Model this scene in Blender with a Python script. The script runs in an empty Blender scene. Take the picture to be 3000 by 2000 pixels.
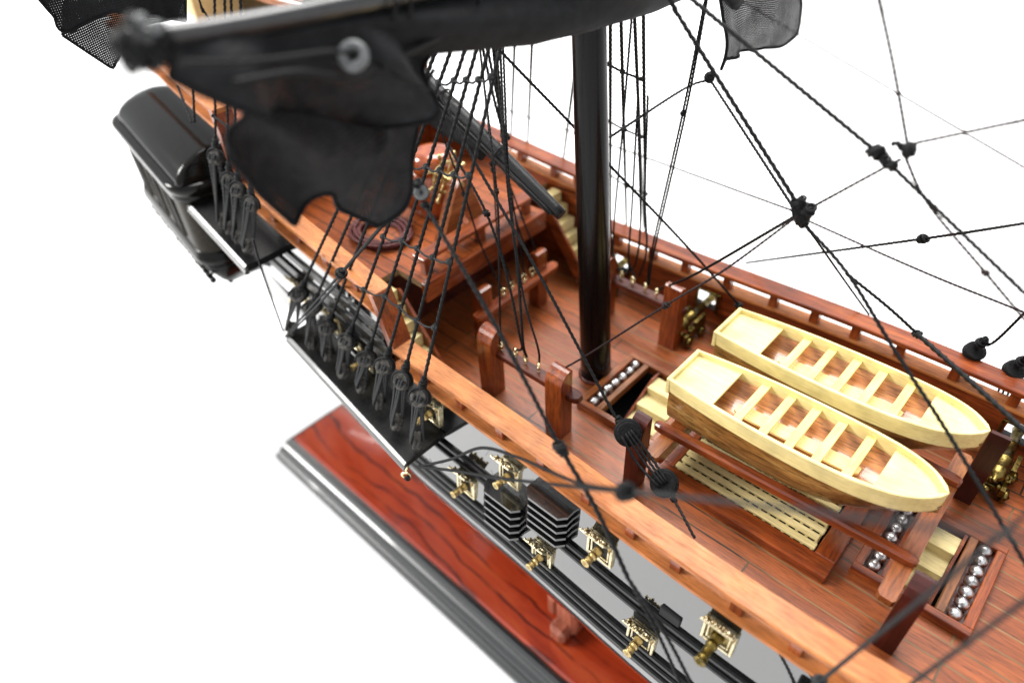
import bpy, math, random
import numpy as np
from mathutils import Vector, Matrix, noise as mnoise
random.seed(7)
S = bpy.context.scene
COL = S.collection
S.unit_settings.system = 'METRIC'
S.unit_settings.scale_length = 0.01          # one unit is one centimetre: a model ship on a white table

# ---------------------------------------------------------------- camera
cam = bpy.data.cameras.new('camera')
cam_o = bpy.data.objects.new('camera', cam)
COL.objects.link(cam_o)
right = Vector((0.7307036, 0.6812530, -0.0443466))
down = Vector((0.4216759, -0.5014617, -0.7554638))
fwd = Vector((-0.5369001, 0.5333203, -0.6536878))
m = Matrix((right, -down, -fwd)).transposed().to_4x4()
m.translation = Vector((12.37592, -16.95516, 20.0))
cam_o.matrix_world = m
cam.sensor_width = 36.0
cam.lens = 24.249
cam.clip_start = 0.5
cam.clip_end = 2000
cam.dof.use_dof = True
cam.dof.focus_distance = 22.3
cam.dof.aperture_fstop = 0.066
cam.dof.aperture_blades = 9
S.camera = cam_o

# ---------------------------------------------------------------- light: a bright white studio tent
W = bpy.data.worlds.new('World')
S.world = W
W.use_nodes = True
bg = W.node_tree.nodes['Background']
bg.inputs[0].default_value = (0.95, 0.97, 1.0, 1)
bg.inputs[1].default_value = 1.05

def area(name, loc, target, sx, sy, power, color=(1, 1, 1)):
    l = bpy.data.lights.new(name, 'AREA')
    l.shape = 'RECTANGLE'; l.size = sx; l.size_y = sy; l.energy = power; l.color = color
    o = bpy.data.objects.new(name, l)
    COL.objects.link(o)
    o.location = loc
    o.rotation_euler = (Vector(target) - Vector(loc)).to_track_quat('-Z', 'Y').to_euler()
    return o
area('softbox_overhead', (-50, 78, 205), (0, 0, 0), 135, 135, 1000000, (1, 0.985, 0.96))
area('softbox_key', (-190, -135, 165), (-2, -2, 0), 85, 85, 1120000, (1, 0.985, 0.95))

S.view_settings.view_transform = 'Standard'
S.view_settings.look = 'None'
S.view_settings.exposure = 0.0
S.view_settings.gamma = 1.0
S.view_settings.use_curve_mapping = False
S.render.engine = 'CYCLES'

# ---------------------------------------------------------------- materials
MATS = {}
def newmat(name):
    mt = bpy.data.materials.new(name); mt.use_nodes = True
    nt = mt.node_tree
    b = nt.nodes['Principled BSDF']
    MATS[name] = mt
    return mt, nt, b
def N(nt, t, **kw):
    n = nt.nodes.new(t)
    for k, v in kw.items():
        if k.startswith('i_'): n.inputs[k[2:].replace('_', ' ')].default_value = v
        else: setattr(n, k, v)
    return n
def ramp(nt, fac, stops):
    r = nt.nodes.new('ShaderNodeValToRGB')
    e = r.color_ramp.elements
    while len(e) < len(stops): e.new(0.5)
    for k, (p, c) in enumerate(stops):
        e[k].position = p; e[k].color = (*c, 1) if len(c) == 3 else c
    nt.links.new(fac, r.inputs[0])
    return r
def mixc(nt, kind, fac, a, b):
    mx = nt.nodes.new('ShaderNodeMix'); mx.data_type = 'RGBA'; mx.blend_type = kind
    for sock, val in ((mx.inputs[0], fac), (mx.inputs[6], a), (mx.inputs[7], b)):
        if isinstance(val, bpy.types.NodeSocket): nt.links.new(val, sock)
        elif isinstance(val, (int, float)): sock.default_value = val
        else: sock.default_value = (*val, 1)
    return mx.outputs[2]
def objcoord(nt, scale=(1, 1, 1), loc=(0, 0, 0)):
    tc = nt.nodes.new('ShaderNodeTexCoord')
    mp = nt.nodes.new('ShaderNodeMapping')
    mp.inputs['Scale'].default_value = scale; mp.inputs['Location'].default_value = loc
    nt.links.new(tc.outputs['Object'], mp.inputs[0])
    return mp.outputs[0]
def noise(nt, vec, scale, detail=4, rough=0.55, dist=0.0):
    n = nt.nodes.new('ShaderNodeTexNoise')
    n.inputs['Scale'].default_value = scale; n.inputs['Detail'].default_value = detail
    n.inputs['Roughness'].default_value = rough; n.inputs['Distortion'].default_value = dist
    nt.links.new(vec, n.inputs['Vector'])
    return n.outputs['Fac']
def bump(nt, b, h, strength, dist=0.02):
    n = nt.nodes.new('ShaderNodeBump')
    n.inputs['Strength'].default_value = strength; n.inputs['Distance'].default_value = dist
    nt.links.new(h, n.inputs['Height']); nt.links.new(n.outputs[0], b.inputs['Normal'])
    return n
def grain_scale(axis, along, across):
    return tuple(along if k == axis else across for k in range(3))

def wood(name, c_dark, c_mid, c_light, axis=0, rough=0.32, coat=0.5, pores=0.6, fine=1.0, spec=0.34, bmp=0.3):
    mt, nt, b = newmat(name)
    v1 = objcoord(nt, grain_scale(axis, 0.16, 1.6), (3.1, 1.7, 5.3))
    n1 = noise(nt, v1, 1.6, 6, 0.6, 0.7)
    r1 = ramp(nt, n1, [(0.28, c_dark), (0.5, c_mid), (0.74, c_light)])
    v2 = objcoord(nt, grain_scale(axis, 0.55 * fine, 7.0 * fine))
    n2 = noise(nt, v2, 2.2, 4, 0.65, 0.15)
    r2 = ramp(nt, n2, [(0.38, (0.16,) * 3), (0.50, (0.85,) * 3), (0.66, (1.12,) * 3)])
    col = mixc(nt, 'MULTIPLY', pores, r1.outputs[0], r2.outputs[0])
    v3 = objcoord(nt, (1, 1, 1))
    n3 = noise(nt, v3, 0.9, 3, 0.5)
    r3 = ramp(nt, n3, [(0.3, (0.72,) * 3), (0.7, (1.22,) * 3)])
    col = mixc(nt, 'MULTIPLY', 0.8, col, r3.outputs[0])
    nt.links.new(col, b.inputs['Base Color'])
    rr = ramp(nt, n2, [(0.3, (rough * 1.35,) * 3), (0.65, (rough * 0.85,) * 3)])
    nt.links.new(rr.outputs[0], b.inputs['Roughness'])
    b.inputs['Coat Weight'].default_value = coat
    b.inputs['Coat Roughness'].default_value = 0.12
    b.inputs['Specular IOR Level'].default_value = spec
    if bmp: bump(nt, b, n2, bmp, 0.015)
    return mt

RED_D, RED_M, RED_L = (0.098, 0.0150, 0.0038), (0.230, 0.0450, 0.0092), (0.370, 0.094, 0.0190)
wood('mahogany_x', RED_D, RED_M, RED_L, 0)
wood('mahogany_y', RED_D, RED_M, RED_L, 1)
wood('mahogany_z', RED_D, RED_M, RED_L, 2)
wood('rail_wood', (0.31, 0.088, 0.0195), (0.43, 0.145, 0.036), (0.52, 0.195, 0.056), 0, rough=0.5, coat=0.12, pores=0.42, fine=1.5)
wood('maroon_wood', (0.028, 0.0040, 0.0030), (0.052, 0.0075, 0.0046), (0.085, 0.014, 0.0075), 2, rough=0.4, coat=0.3, pores=0.4)
wood('maroon_wood_x', (0.040, 0.0060, 0.0035), (0.085, 0.0135, 0.0058), (0.15, 0.029, 0.0105), 0, rough=0.34, coat=0.4, pores=0.7)
wood('orange_wood_y', (0.17, 0.036, 0.0085), (0.285, 0.080, 0.0190), (0.39, 0.145, 0.042), 1, rough=0.33, coat=0.4, pores=0.55)
wood('orange_wood_x', (0.16, 0.033, 0.0085), (0.26, 0.070, 0.0180), (0.36, 0.125, 0.036), 0, rough=0.33, coat=0.4, pores=0.55)
wood('pale_boat_wood', (0.81, 0.665, 0.275), (0.88, 0.745, 0.325), (0.90, 0.79, 0.39), 0, rough=0.5, coat=0.05, pores=0.16, bmp=0.1)
wood('pale_thwart_wood', (0.79, 0.62, 0.20), (0.86, 0.71, 0.235), (0.89, 0.76, 0.30), 1, rough=0.5, coat=0.05, pores=0.16, bmp=0.1)
wood('pale_step_wood', (0.70, 0.55, 0.235), (0.78, 0.63, 0.29), (0.82, 0.69, 0.36), 0, rough=0.5, coat=0.1, pores=0.25, bmp=0.1)
wood('boat_floor_wood', (0.34, 0.115, 0.032), (0.62, 0.27, 0.095), (0.72, 0.38, 0.165), 0, rough=0.3, coat=0.6, pores=0.6)
wood('boat_hull_wood', (0.085, 0.030, 0.0080), (0.31, 0.145, 0.036), (0.54, 0.33, 0.10), 0, rough=0.3, coat=0.5, pores=0.75)
wood('divider_wood', (0.11, 0.034, 0.010), (0.24, 0.085, 0.026), (0.36, 0.15, 0.055), 1, rough=0.4, coat=0.2, pores=0.5)
wood('ply_edge', (0.25, 0.15, 0.065), (0.38, 0.25, 0.12), (0.5, 0.36, 0.2), 0, rough=0.8, coat=0, pores=0.8)
wood('cradle_wood', (0.20, 0.045, 0.022), (0.30, 0.085, 0.045), (0.36, 0.12, 0.07), 2, rough=0.25, coat=0.6, pores=0.2)
wood('binnacle_wood', (0.19, 0.032, 0.006), (0.30, 0.058, 0.0105), (0.36, 0.08, 0.016), 2, rough=0.2, coat=0.9, pores=0.15, bmp=0.05)

def planks(name, row, tone, seam, width=7.0, loc=(0, 0, 0)):
    mt, nt, b = newmat(name)
    v = objcoord(nt, (1, 1, 1), loc)
    vw = noise(nt, objcoord(nt, (0.35, 0.35, 0.35)), 1.0, 2)
    br = N(nt, 'ShaderNodeTexBrick', offset=0.37, offset_frequency=2, squash=1.0)
    br.inputs['Scale'].default_value = 1.0
    br.inputs['Brick Width'].default_value = width
    br.inputs['Row Height'].default_value = row
    br.inputs['Mortar Size'].default_value = 0.037
    br.inputs['Mortar Smooth'].default_value = 0.3
    br.inputs['Color1'].default_value = (0, 0, 0, 1)
    br.inputs['Color2'].default_value = (1, 1, 1, 1)
    br.inputs['Mortar'].default_value = (0.5, 0.5, 0.5, 1)
    nt.links.new(v, br.inputs['Vector'])
    cp = ramp(nt, br.outputs['Color'], [(0.0, tuple(t * 0.80 for t in tone)), (0.5, tone), (1.0, (tone[0] * 1.15, tone[1] * 1.25, tone[2] * 1.3))])
    g1 = noise(nt, objcoord(nt, (0.22, 2.6, 1)), 2.0, 6, 0.62, 0.4)
    rg1 = ramp(nt, g1, [(0.3, (0.66,) * 3), (0.52, (0.98,) * 3), (0.75, (1.32,) * 3)])
    c = mixc(nt, 'MULTIPLY', 0.9, cp.outputs[0], rg1.outputs[0])
    g2 = noise(nt, objcoord(nt, (0.8, 11, 1)), 2.2, 4, 0.65)
    rg2 = ramp(nt, g2, [(0.36, (0.20,) * 3), (0.50, (0.9,) * 3), (0.68, (1.1,) * 3)])
    c = mixc(nt, 'MULTIPLY', 0.6, c, rg2.outputs[0])
    sm = ramp(nt, vw, [(0.42, tuple(s * 0.12 for s in seam)), (0.62, seam)])
    c = mixc(nt, 'MIX', br.outputs['Fac'], c, sm.outputs[0])
    nt.links.new(c, b.inputs['Base Color'])
    rr = ramp(nt, vw, [(0.3, (0.3,) * 3), (0.7, (0.48,) * 3)])
    nt.links.new(rr.outputs[0], b.inputs['Roughness'])
    b.inputs['Coat Weight'].default_value = 0.22
    b.inputs['Coat Roughness'].default_value = 0.2
    b.inputs['Specular IOR Level'].default_value = 0.36
    inv = N(nt, 'ShaderNodeMath', operation='SUBTRACT'); inv.inputs[0].default_value = 1.0
    nt.links.new(br.outputs['Fac'], inv.inputs[1])
    ad = N(nt, 'ShaderNodeMath', operation='MULTIPLY_ADD'); ad.inputs[1].default_value = 0.12
    nt.links.new(g2, ad.inputs[0]); nt.links.new(inv.outputs[0], ad.inputs[2])
    bump(nt, b, ad.outputs[0], 0.5, 0.03)
    return mt
planks('deck_planks', 0.69, (0.285, 0.0680, 0.0160), (0.24, 0.130, 0.052), 15.0, (2.4, 0.165, 0))
planks('quarterdeck_planks', 0.66, (0.300, 0.0690, 0.0150), (0.075, 0.028, 0.010), 9.0, (2.7, 0.1, 0))

def paint(name, col, rough, coat, ior=1.5, var=0.0, bmp=0.0, bscale=9, dusty=0.0, spec=0.5, cior=1.5):
    mt, nt, b = newmat(name)
    b.inputs['Roughness'].default_value = rough
    b.inputs['Coat Weight'].default_value = coat
    b.inputs['Coat Roughness'].default_value = 0.04
    b.inputs['IOR'].default_value = ior
    b.inputs['Specular IOR Level'].default_value = spec
    b.inputs['Coat IOR'].default_value = cior
    n = noise(nt, objcoord(nt), bscale, 4, 0.6)
    lo = tuple(c * (1 - var) for c in col); hi = tuple(c * (1 + var) + dusty for c in col)
    nt.links.new(ramp(nt, n, [(0.35, lo), (0.7, hi)]).outputs[0], b.inputs['Base Color'])
    if bmp: bump(nt, b, n, bmp, 0.02)
    return mt
paint('hull_lacquer', (0.0035, 0.0035, 0.0038), 0.06, 1.0, 1.65, 0.2, 0.03, 0.8, 0, 0.5, 1.78)
paint('channel_edge', (0.03, 0.032, 0.031), 0.36, 0.3, 1.5, 0.3, 0.15, 14, 0.01, 0.5)
paint('wale_paint', (0.0035, 0.0035, 0.0037), 0.3, 0.0, 1.5, 0.5, 0.25, 7, 0.002, 0.28)
paint('channel_paint', (0.004, 0.004, 0.0042), 0.45, 0.0, 1.5, 0.6, 0.3, 9, 0.004, 0.22)
paint('mast_paint', (0.0032, 0.0026, 0.0026), 0.2, 0.06, 1.4, 0.3, 0.25, 14, 0.0, 0.2)
paint('spar_paint', (0.0065, 0.0065, 0.007), 0.4, 0.0, 1.5, 0.5, 0.6, 18, 0.004, 0.3)
paint('yard_paint', (0.009, 0.009, 0.0095), 0.3, 0.25, 1.5, 0.4, 0.15, 6, 0.003, 0.6)
paint('step_paint', (0.004, 0.004, 0.004), 0.24, 0.6, 1.6, 0.4, 0.2, 8, 0.002, 0.5, 1.7)
paint('gallery_paint', (0.0055, 0.005, 0.0042), 0.13, 0.1, 1.4, 0.3, 0.05, 4, 0, 0.2)
paint('gallery_wall_paint', (0.022, 0.018, 0.012), 0.45, 0.05, 1.45, 0.3, 0.05, 5, 0, 0.12)
paint('deadeye_wood', (0.036, 0.033, 0.029), 0.8, 0.0, 1.5, 0.8, 0.6, 7, 0.02, 0.2)
paint('black_block', (0.0055, 0.0055, 0.006), 0.7, 0.0, 1.5, 0.6, 1.0, 16, 0.004, 0.15)
paint('grey_ring', (0.105, 0.110, 0.112), 0.5, 0.1, 1.5, 0.2)
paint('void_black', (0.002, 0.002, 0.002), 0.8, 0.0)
paint('moulding_lacquer', (0.012, 0.014, 0.0145), 0.34, 0.35, 1.55, 0.2, 0, 9, 0, 0.5, 1.6)
paint('hemp_red', (0.085, 0.0110, 0.0105), 0.55, 0.1, 1.5, 0.5, 0.5, 12)
paint('pin_white', (0.7, 0.7, 0.68), 0.3, 0.2)

def rope_mat(name, col, lint):
    mt, nt, b = newmat(name)
    n = noise(nt, objcoord(nt), 30, 3, 0.6)
    nt.links.new(ramp(nt, n, [(0.35, tuple(c * 0.5 for c in col)), (0.58, col), (0.8, tuple(c + lint for c in col))]).outputs[0], b.inputs['Base Color'])
    b.inputs['Roughness'].default_value = 0.55
    b.inputs['Specular IOR Level'].default_value = 0.18
    bump(nt, b, n, 0.5, 0.01)
rope_mat('black_cord', (0.0062, 0.0064, 0.0068), 0.010)
rope_mat('grey_cord', (0.022, 0.023, 0.024), 0.035)
rope_mat('brown_cord', (0.024, 0.0125, 0.0125), 0.01)

def brass(name, col, dark, rough=0.28):
    mt, nt, b = newmat(name)
    n = noise(nt, objcoord(nt), 5.5, 5, 0.65)
    nt.links.new(ramp(nt, n, [(0.36, dark), (0.52, col)]).outputs[0], b.inputs['Base Color'])
    b.inputs['Metallic'].default_value = 1.0
    nt.links.new(ramp(nt, n, [(0.3, (rough * 1.7,) * 3), (0.7, (rough,) * 3)]).outputs[0], b.inputs['Roughness'])
    bump(nt, b, noise(nt, objcoord(nt), 16, 3), 0.35, 0.02)
brass('brass', (0.62, 0.47, 0.22), (0.20, 0.125, 0.035), 0.26)
brass('pale_brass', (0.72, 0.64, 0.44), (0.42, 0.32, 0.15), 0.24)
brass('old_bronze', (0.20, 0.145, 0.042), (0.030, 0.025, 0.009), 0.27)
brass('eye_brass', (0.85, 0.74, 0.43), (0.66, 0.52, 0.24), 0.16)
brass('polished_steel', (0.76, 0.76, 0.76), (0.20, 0.19, 0.185), 0.24)

def burl():
    mt, nt, b = newmat('burl_lacquer')
    v = objcoord(nt, (0.2, 0.75, 1), (0.7, 2.2, 0))
    n = noise(nt, v, 0.8, 6, 0.6, 1.4)
    base = ramp(nt, n, [(0.3, (0.20, 0.0160, 0.0045)), (0.55, (0.30, 0.0330, 0.0080)), (0.8, (0.37, 0.060, 0.0135))])
    wv = N(nt, 'ShaderNodeTexWave', wave_type='BANDS', bands_direction='Y', wave_profile='SIN')
    wv.inputs['Scale'].default_value = 0.34; wv.inputs['Distortion'].default_value = 13.0
    wv.inputs['Detail'].default_value = 3.5; wv.inputs['Detail Scale'].default_value = 0.55; wv.inputs['Detail Roughness'].default_value = 0.62
    nt.links.new(objcoord(nt, (0.42, 1.0, 1), (2.2, 0.9, 0)), wv.inputs['Vector'])
    vein = ramp(nt, wv.outputs['Fac'], [(0.88, (0,) * 3), (0.97, (0.8,) * 3), (1.0, (0.9,) * 3)])
    brk = ramp(nt, noise(nt, objcoord(nt, (0.3, 0.3, 1), (1.5, 7, 0)), 0.9, 3), [(0.36, (0,) * 3), (0.5, (1,) * 3)])
    f = mixc(nt, 'MULTIPLY', 1.0, vein.outputs[0], brk.outputs[0])
    c = mixc(nt, 'MIX', f, base.outputs[0], (0.050, 0.0065, 0.0033))
    nt.links.new(c, b.inputs['Base Color'])
    b.inputs['Roughness'].default_value = 0.2
    b.inputs['Coat Weight'].default_value = 0.7
    b.inputs['Coat Roughness'].default_value = 0.05
burl()

def cloth(name, col, hole, pitch):
    mt, nt, b = newmat(name)
    tc = nt.nodes.new('ShaderNodeTexCoord')
    sep = nt.nodes.new('ShaderNodeSeparateXYZ'); 
    uvn = nt.nodes.new('ShaderNodeUVMap')
    nt.links.new(uvn.outputs[0], sep.inputs[0])
    outs = []
    for k in (0, 1):
        mu = N(nt, 'ShaderNodeMath', operation='MULTIPLY'); mu.inputs[1].default_value = 2 * math.pi / pitch
        nt.links.new(sep.outputs[k], mu.inputs[0])
        sn = N(nt, 'ShaderNodeMath', operation='SINE'); nt.links.new(mu.outputs[0], sn.inputs[0])
        outs.append(sn.outputs[0])
    mn = N(nt, 'ShaderNodeMath', operation='MINIMUM')
    nt.links.new(outs[0], mn.inputs[0]); nt.links.new(outs[1], mn.inputs[1])
    big = noise(nt, objcoord(nt), 0.9, 3)
    sh = N(nt, 'ShaderNodeMath', operation='MULTIPLY_ADD'); sh.inputs[1].default_value = 0.9; sh.inputs[2].default_value = -0.45
    nt.links.new(big, sh.inputs[0])
    ad = N(nt, 'ShaderNodeMath', operation='ADD'); nt.links.new(mn.outputs[0], ad.inputs[0]); nt.links.new(sh.outputs[0], ad.inputs[1])
    al = ramp(nt, ad.outputs[0], [(hole, (1,) * 3), (min(0.98, hole + 0.22), (0.30,) * 3)])
    nt.links.new(al.outputs[0], b.inputs['Alpha'])
    n = noise(nt, objcoord(nt), 3.0, 4)
    nt.links.new(ramp(nt, n, [(0.3, tuple(c * 0.7 for c in col)), (0.7, tuple(c * 1.35 for c in col))]).outputs[0], b.inputs['Base Color'])
    b.inputs['Roughness'].default_value = 0.75
    b.inputs['Specular IOR Level'].default_value = 0.15
    bump(nt, b, mn.outputs[0], 0.5, 0.02)
cloth('sail_cloth', (0.0095, 0.0098, 0.0108), 0.50, 0.068)
cloth('sail_cloth_near', (0.0135, 0.0138, 0.0148), 0.88, 0.085)
cloth('sail_cloth_thick', (0.0085, 0.0088, 0.0095), 0.96, 0.075)
paint('sail_hem', (0.0075, 0.0075, 0.0082), 0.8, 0.0, 1.5, 0.5, 0.6, 20, 0.003, 0.08)

mt, nt, b = newmat('white_table')
n = noise(nt, objcoord(nt), 0.02, 3)
nt.links.new(ramp(nt, n, [(0.3, (0.74, 0.74, 0.745)), (0.7, (0.76, 0.76, 0.76))]).outputs[0], b.inputs['Base Color'])
b.inputs['Roughness'].default_value = 0.6

# ---------------------------------------------------------------- mesh helpers
def cr(pts, step):
    """Catmull-Rom through pts, resampled about every step."""
    P = [np.array(p, float) for p in pts]
    if len(P) == 2:
        L = np.linalg.norm(P[1] - P[0]); n = max(2, int(L / step) + 1)
        return np.array([P[0] + (P[1] - P[0]) * t for t in np.linspace(0, 1, n)])
    Q = [2 * P[0] - P[1]] + P + [2 * P[-1] - P[-2]]
    out = []
    for i in range(1, len(Q) - 2):
        L = np.linalg.norm(Q[i + 1] - Q[i]); n = max(2, int(L / step) + 1)
        for t in np.linspace(0, 1, n, endpoint=False):
            a, b_, c, d = Q[i - 1], Q[i], Q[i + 1], Q[i + 2]
            out.append(0.5 * (2 * b_ + (c - a) * t + (2 * a - 5 * b_ + 4 * c - d) * t * t + (3 * b_ - a - 3 * c + d) * t ** 3))
    out.append(Q[-2])
    return np.array(out)
def frames(C):
    T = np.gradient(C, axis=0); T /= np.linalg.norm(T, axis=1)[:, None] + 1e-12
    up = np.array([0.31, 0.22, 0.93])
    if abs(T[0] @ up) > 0.9: up = np.array([0.9, -0.3, 0.1])
    n = np.cross(T[0], up); n /= np.linalg.norm(n)
    Ns = []
    for t in T:
        n = n - t * (n @ t); n /= np.linalg.norm(n); Ns.append(n)
    Ns = np.array(Ns)
    return T, Ns, np.cross(T, Ns)

def wloc(o):
    p = Vector(o.location)
    while o.parent is not None:
        o = o.parent; p = p + Vector(o.location)
    return p

class MB:
    def __init__(s): s.v, s.f, s.sm, s.uv = [], [], [], None
    def add(s, verts, faces, smooth=False, M=None):
        o = len(s.v)
        if M is not None: verts = [tuple(M @ Vector(p)) for p in verts]
        s.v += [tuple(map(float, p)) for p in verts]
        s.f += [tuple(i + o for i in fc) for fc in faces]
        s.sm += [smooth] * len(faces)
        return s
    def box(s, x0, x1, y0, y1, z0, z1, c=0.025, M=None):
        lo, hi = (x0, y0, z0), (x1, y1, z1)
        c = min(c, 0.45 * min(hi[k] - lo[k] for k in range(3)))
        vid, V = {}, []
        for sx in (0, 1):
            for sy in (0, 1):
                for sz in (0, 1):
                    sg = (sx, sy, sz)
                    for ax in range(3):
                        p = [(hi[k] if sg[k] else lo[k]) for k in range(3)]
                        for k in range(3):
                            if k != ax: p[k] += -c if sg[k] else c
                        vid[sg + (ax,)] = len(V); V.append(p)
        F = []
        for ax in range(3):
            o = [k for k in range(3) if k != ax]
            for sgn in (0, 1):
                q = []
                for a, b_ in ((0, 0), (1, 0), (1, 1), (0, 1)):
                    g = [0, 0, 0]; g[ax] = sgn; g[o[0]] = a; g[o[1]] = b_
                    q.append(vid[tuple(g) + (ax,)])
                F.append(q)
        for ax in range(3):
            o = [k for k in range(3) if k != ax]
            for a in (0, 1):
                for b_ in (0, 1):
                    g0 = [0, 0, 0]; g0[o[0]] = a; g0[o[1]] = b_; g1 = list(g0); g1[ax] = 1
                    F.append([vid[tuple(g0) + (o[0],)], vid[tuple(g1) + (o[0],)], vid[tuple(g1) + (o[1],)], vid[tuple(g0) + (o[1],)]])
        for sx in (0, 1):
            for sy in (0, 1):
                for sz in (0, 1): F.append([vid[(sx, sy, sz, k)] for k in range(3)])
        return s.add(V, F, False, M)
    def prism(s, poly, axis, a0, a1, M=None, smooth=False):
        """poly in the two axes other than axis, in cyclic order (axis x: y,z; y: x,z; z: x,y)"""
        def P(p, a):
            return {0: (a, p[0], p[1]), 1: (p[0], a, p[1]), 2: (p[0], p[1], a)}[axis]
        n = len(poly)
        V = [P(p, a0) for p in poly] + [P(p, a1) for p in poly]
        F = [list(range(n))[::-1], [n + k for k in range(n)]]
        s.add(V, F, False, M)
        o = len(s.v) - 2 * n
        for k in range(n):
            s.f.append((o + k, o + (k + 1) % n, o + n + (k + 1) % n, o + n + k)); s.sm.append(smooth)
        return s
    def loft(s, secs, smooth=True, closed=True, caps=True):
        n = len(secs[0]); V = [p for q in secs for p in q]; F = []
        for i in range(len(secs) - 1):
            for k in range(n if closed else n - 1):
                F.append((i * n + k, i * n + (k + 1) % n, (i + 1) * n + (k + 1) % n, (i + 1) * n + k))
        if caps and closed:
            s.add(V, F, smooth)
            o = len(s.v) - len(V)
            s.f += [tuple(o + k for k in range(n))[::-1], tuple(o + (len(secs) - 1) * n + k for k in range(n))]; s.sm += [False, False]
            return s
        return s.add(V, F, smooth)
    def lathe(s, prof, n=20, M=None, smooth=True):
        V, F = [], []
        for r, z in prof:
            for k in range(n):
                a = 2 * math.pi * k / n; V.append((r * math.cos(a), r * math.sin(a), z))
        for i in range(len(prof) - 1):
            for k in range(n): F.append((i * n + k, i * n + (k + 1) % n, (i + 1) * n + (k + 1) % n, (i + 1) * n + k))
        s.add(V, F, smooth, M)
        o = len(s.v) - len(V)
        s.f += [tuple(o + k for k in range(n))[::-1], tuple(o + (len(prof) - 1) * n + k for k in range(n))]; s.sm += [False, False]
        return s
    def ball(s, c, r, n=10, sq=(1, 1, 1), lump=0.0, seed=0):
        V, F = [], []
        rows = max(4, n // 2 + 1)
        for i in range(rows + 1):
            th = math.pi * i / rows
            for k in range(n):
                a = 2 * math.pi * k / n
                d = Vector((math.sin(th) * math.cos(a), math.sin(th) * math.sin(a), math.cos(th)))
                q = 1 + (lump * mnoise.noise(d * 2.3 + Vector((seed, seed * 0.7, 3))) if lump else 0)
                V.append((c[0] + d.x * r * sq[0] * q, c[1] + d.y * r * sq[1] * q, c[2] + d.z * r * sq[2] * q))
        for i in range(rows):
            for k in range(n): F.append((i * n + k, i * n + (k + 1) % n, (i + 1) * n + (k + 1) % n, (i + 1) * n + k))
        return s.add(V, F, True)
    def tube(s, pts, r, n=8, step=0.3, caps=True):
        Cc = cr(pts, step); T, A, B = frames(Cc)
        rs = r if hasattr(r, '__len__') else [r] * len(Cc)
        if len(rs) != len(Cc): rs = np.interp(np.linspace(0, 1, len(Cc)), np.linspace(0, 1, len(rs)), rs)
        secs = []
        for c, a, b_, q in zip(Cc, A, B, rs):
            secs.append([tuple(c + q * (math.cos(2 * math.pi * k / n) * a + math.sin(2 * math.pi * k / n) * b_)) for k in range(n)])
        return s.loft(secs, True, True, caps)
    def rope(s, pts, r, strands=3, pitch=None, fuzz=0.0):
        pitch = pitch or r * 3.4
        Cc = cr(pts, max(pitch / 4.5, 0.03)); T, A, B = frames(Cc)
        L = np.concatenate([[0], np.cumsum(np.linalg.norm(np.diff(Cc, axis=0), axis=1))])
        n = strands * 3
        secs = []
        for c, a, b_, l in zip(Cc, A, B, L):
            ph = 2 * math.pi * l / (pitch * strands)
            ring = []
            for k in range(n):
                th = 2 * math.pi * k / n
                rr = r * (0.9 + 0.15 * math.cos(strands * th))
                ring.append(tuple(c + rr * (math.cos(th + ph) * a + math.sin(th + ph) * b_)))
            secs.append(ring)
        s.loft(secs, True, True, True)
        if fuzz:
            for q in range(int(L[-1] * fuzz)):
                i = random.randrange(len(Cc)); d = Vector((random.gauss(0, 1), random.gauss(0, 1), random.gauss(0, 1))).normalized()
                p0 = Vector(Cc[i]); l = random.uniform(0.1, 0.3)
                p1 = p0 + d * l * 0.6; p2 = p1 + Vector((random.gauss(0, 1), random.gauss(0, 1), random.gauss(0, 1))) * l * 0.35
                s.tube([p0, p1, p2], 0.006, 3, 0.06)
        return s
    def knot(s, c, r, d=(0, 0, 1), turns=3):
        """a lump of wound cord"""
        d = Vector(d).normalized(); q = d.to_track_quat('Z', 'Y')
        s.ball(c, r * 0.8, 10, (1, 1, 1.1), 0.5, c[0])
        for t in range(turns):
            z = (t - (turns - 1) / 2) * r * 0.62
            ring = []
            for k in range(15):
                a = 2 * math.pi * k / 14
                rr = r * (0.95 - 0.25 * abs(z) / r)
                ring.append(Vector(c) + q @ Vector((rr * math.cos(a), rr * math.sin(a), z + 0.35 * r * math.sin(a + t))))
            s.tube(ring, r * 0.3, 6, r * 0.5, True)
        return s
    def build(s, name, mat, parent=None, origin=None):
        me = bpy.data.meshes.new(name)
        V = np.array(s.v, float)
        if parent is not None: org = np.array(wloc(parent)) if origin is None else np.array(origin)
        else: org = np.array(origin) if origin is not None else (V.min(0) + V.max(0)) / 2 * np.array((1, 1, 0)) + V.min(0) * np.array((0, 0, 1))
        me.from_pydata((V - org).tolist(), [], s.f)
        me.polygons.foreach_set('use_smooth', s.sm)
        import bmesh
        bm = bmesh.new(); bm.from_mesh(me); bmesh.ops.recalc_face_normals(bm, faces=bm.faces); bm.to_mesh(me); bm.free()
        if s.uv is not None:
            ul = me.uv_layers.new(name='UVMap')
            for lp in me.loops: ul.data[lp.index].uv = s.uv[lp.vertex_index]
        for mm in (mat if isinstance(mat, (list, tuple)) else [mat]): me.materials.append(MATS[mm])
        o = bpy.data.objects.new(name, me); COL.objects.link(o)
        if parent is None: o.location = org
        else: o.parent = parent
        return o
def tag(o, label, cat, group=None):
    o['label'] = label; o['category'] = cat
    if group: o['group'] = group
    return o
def thing(name, loc, label, cat, group=None):
    o = bpy.data.objects.new(name, None); COL.objects.link(o)
    o.empty_display_size = 0.3
    o.location = loc; o.matrix_world = Matrix.Translation(loc)
    return tag(o, label, cat, group)
def kids(o): return [c for c in bpy.data.objects if c.parent == o]
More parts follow.
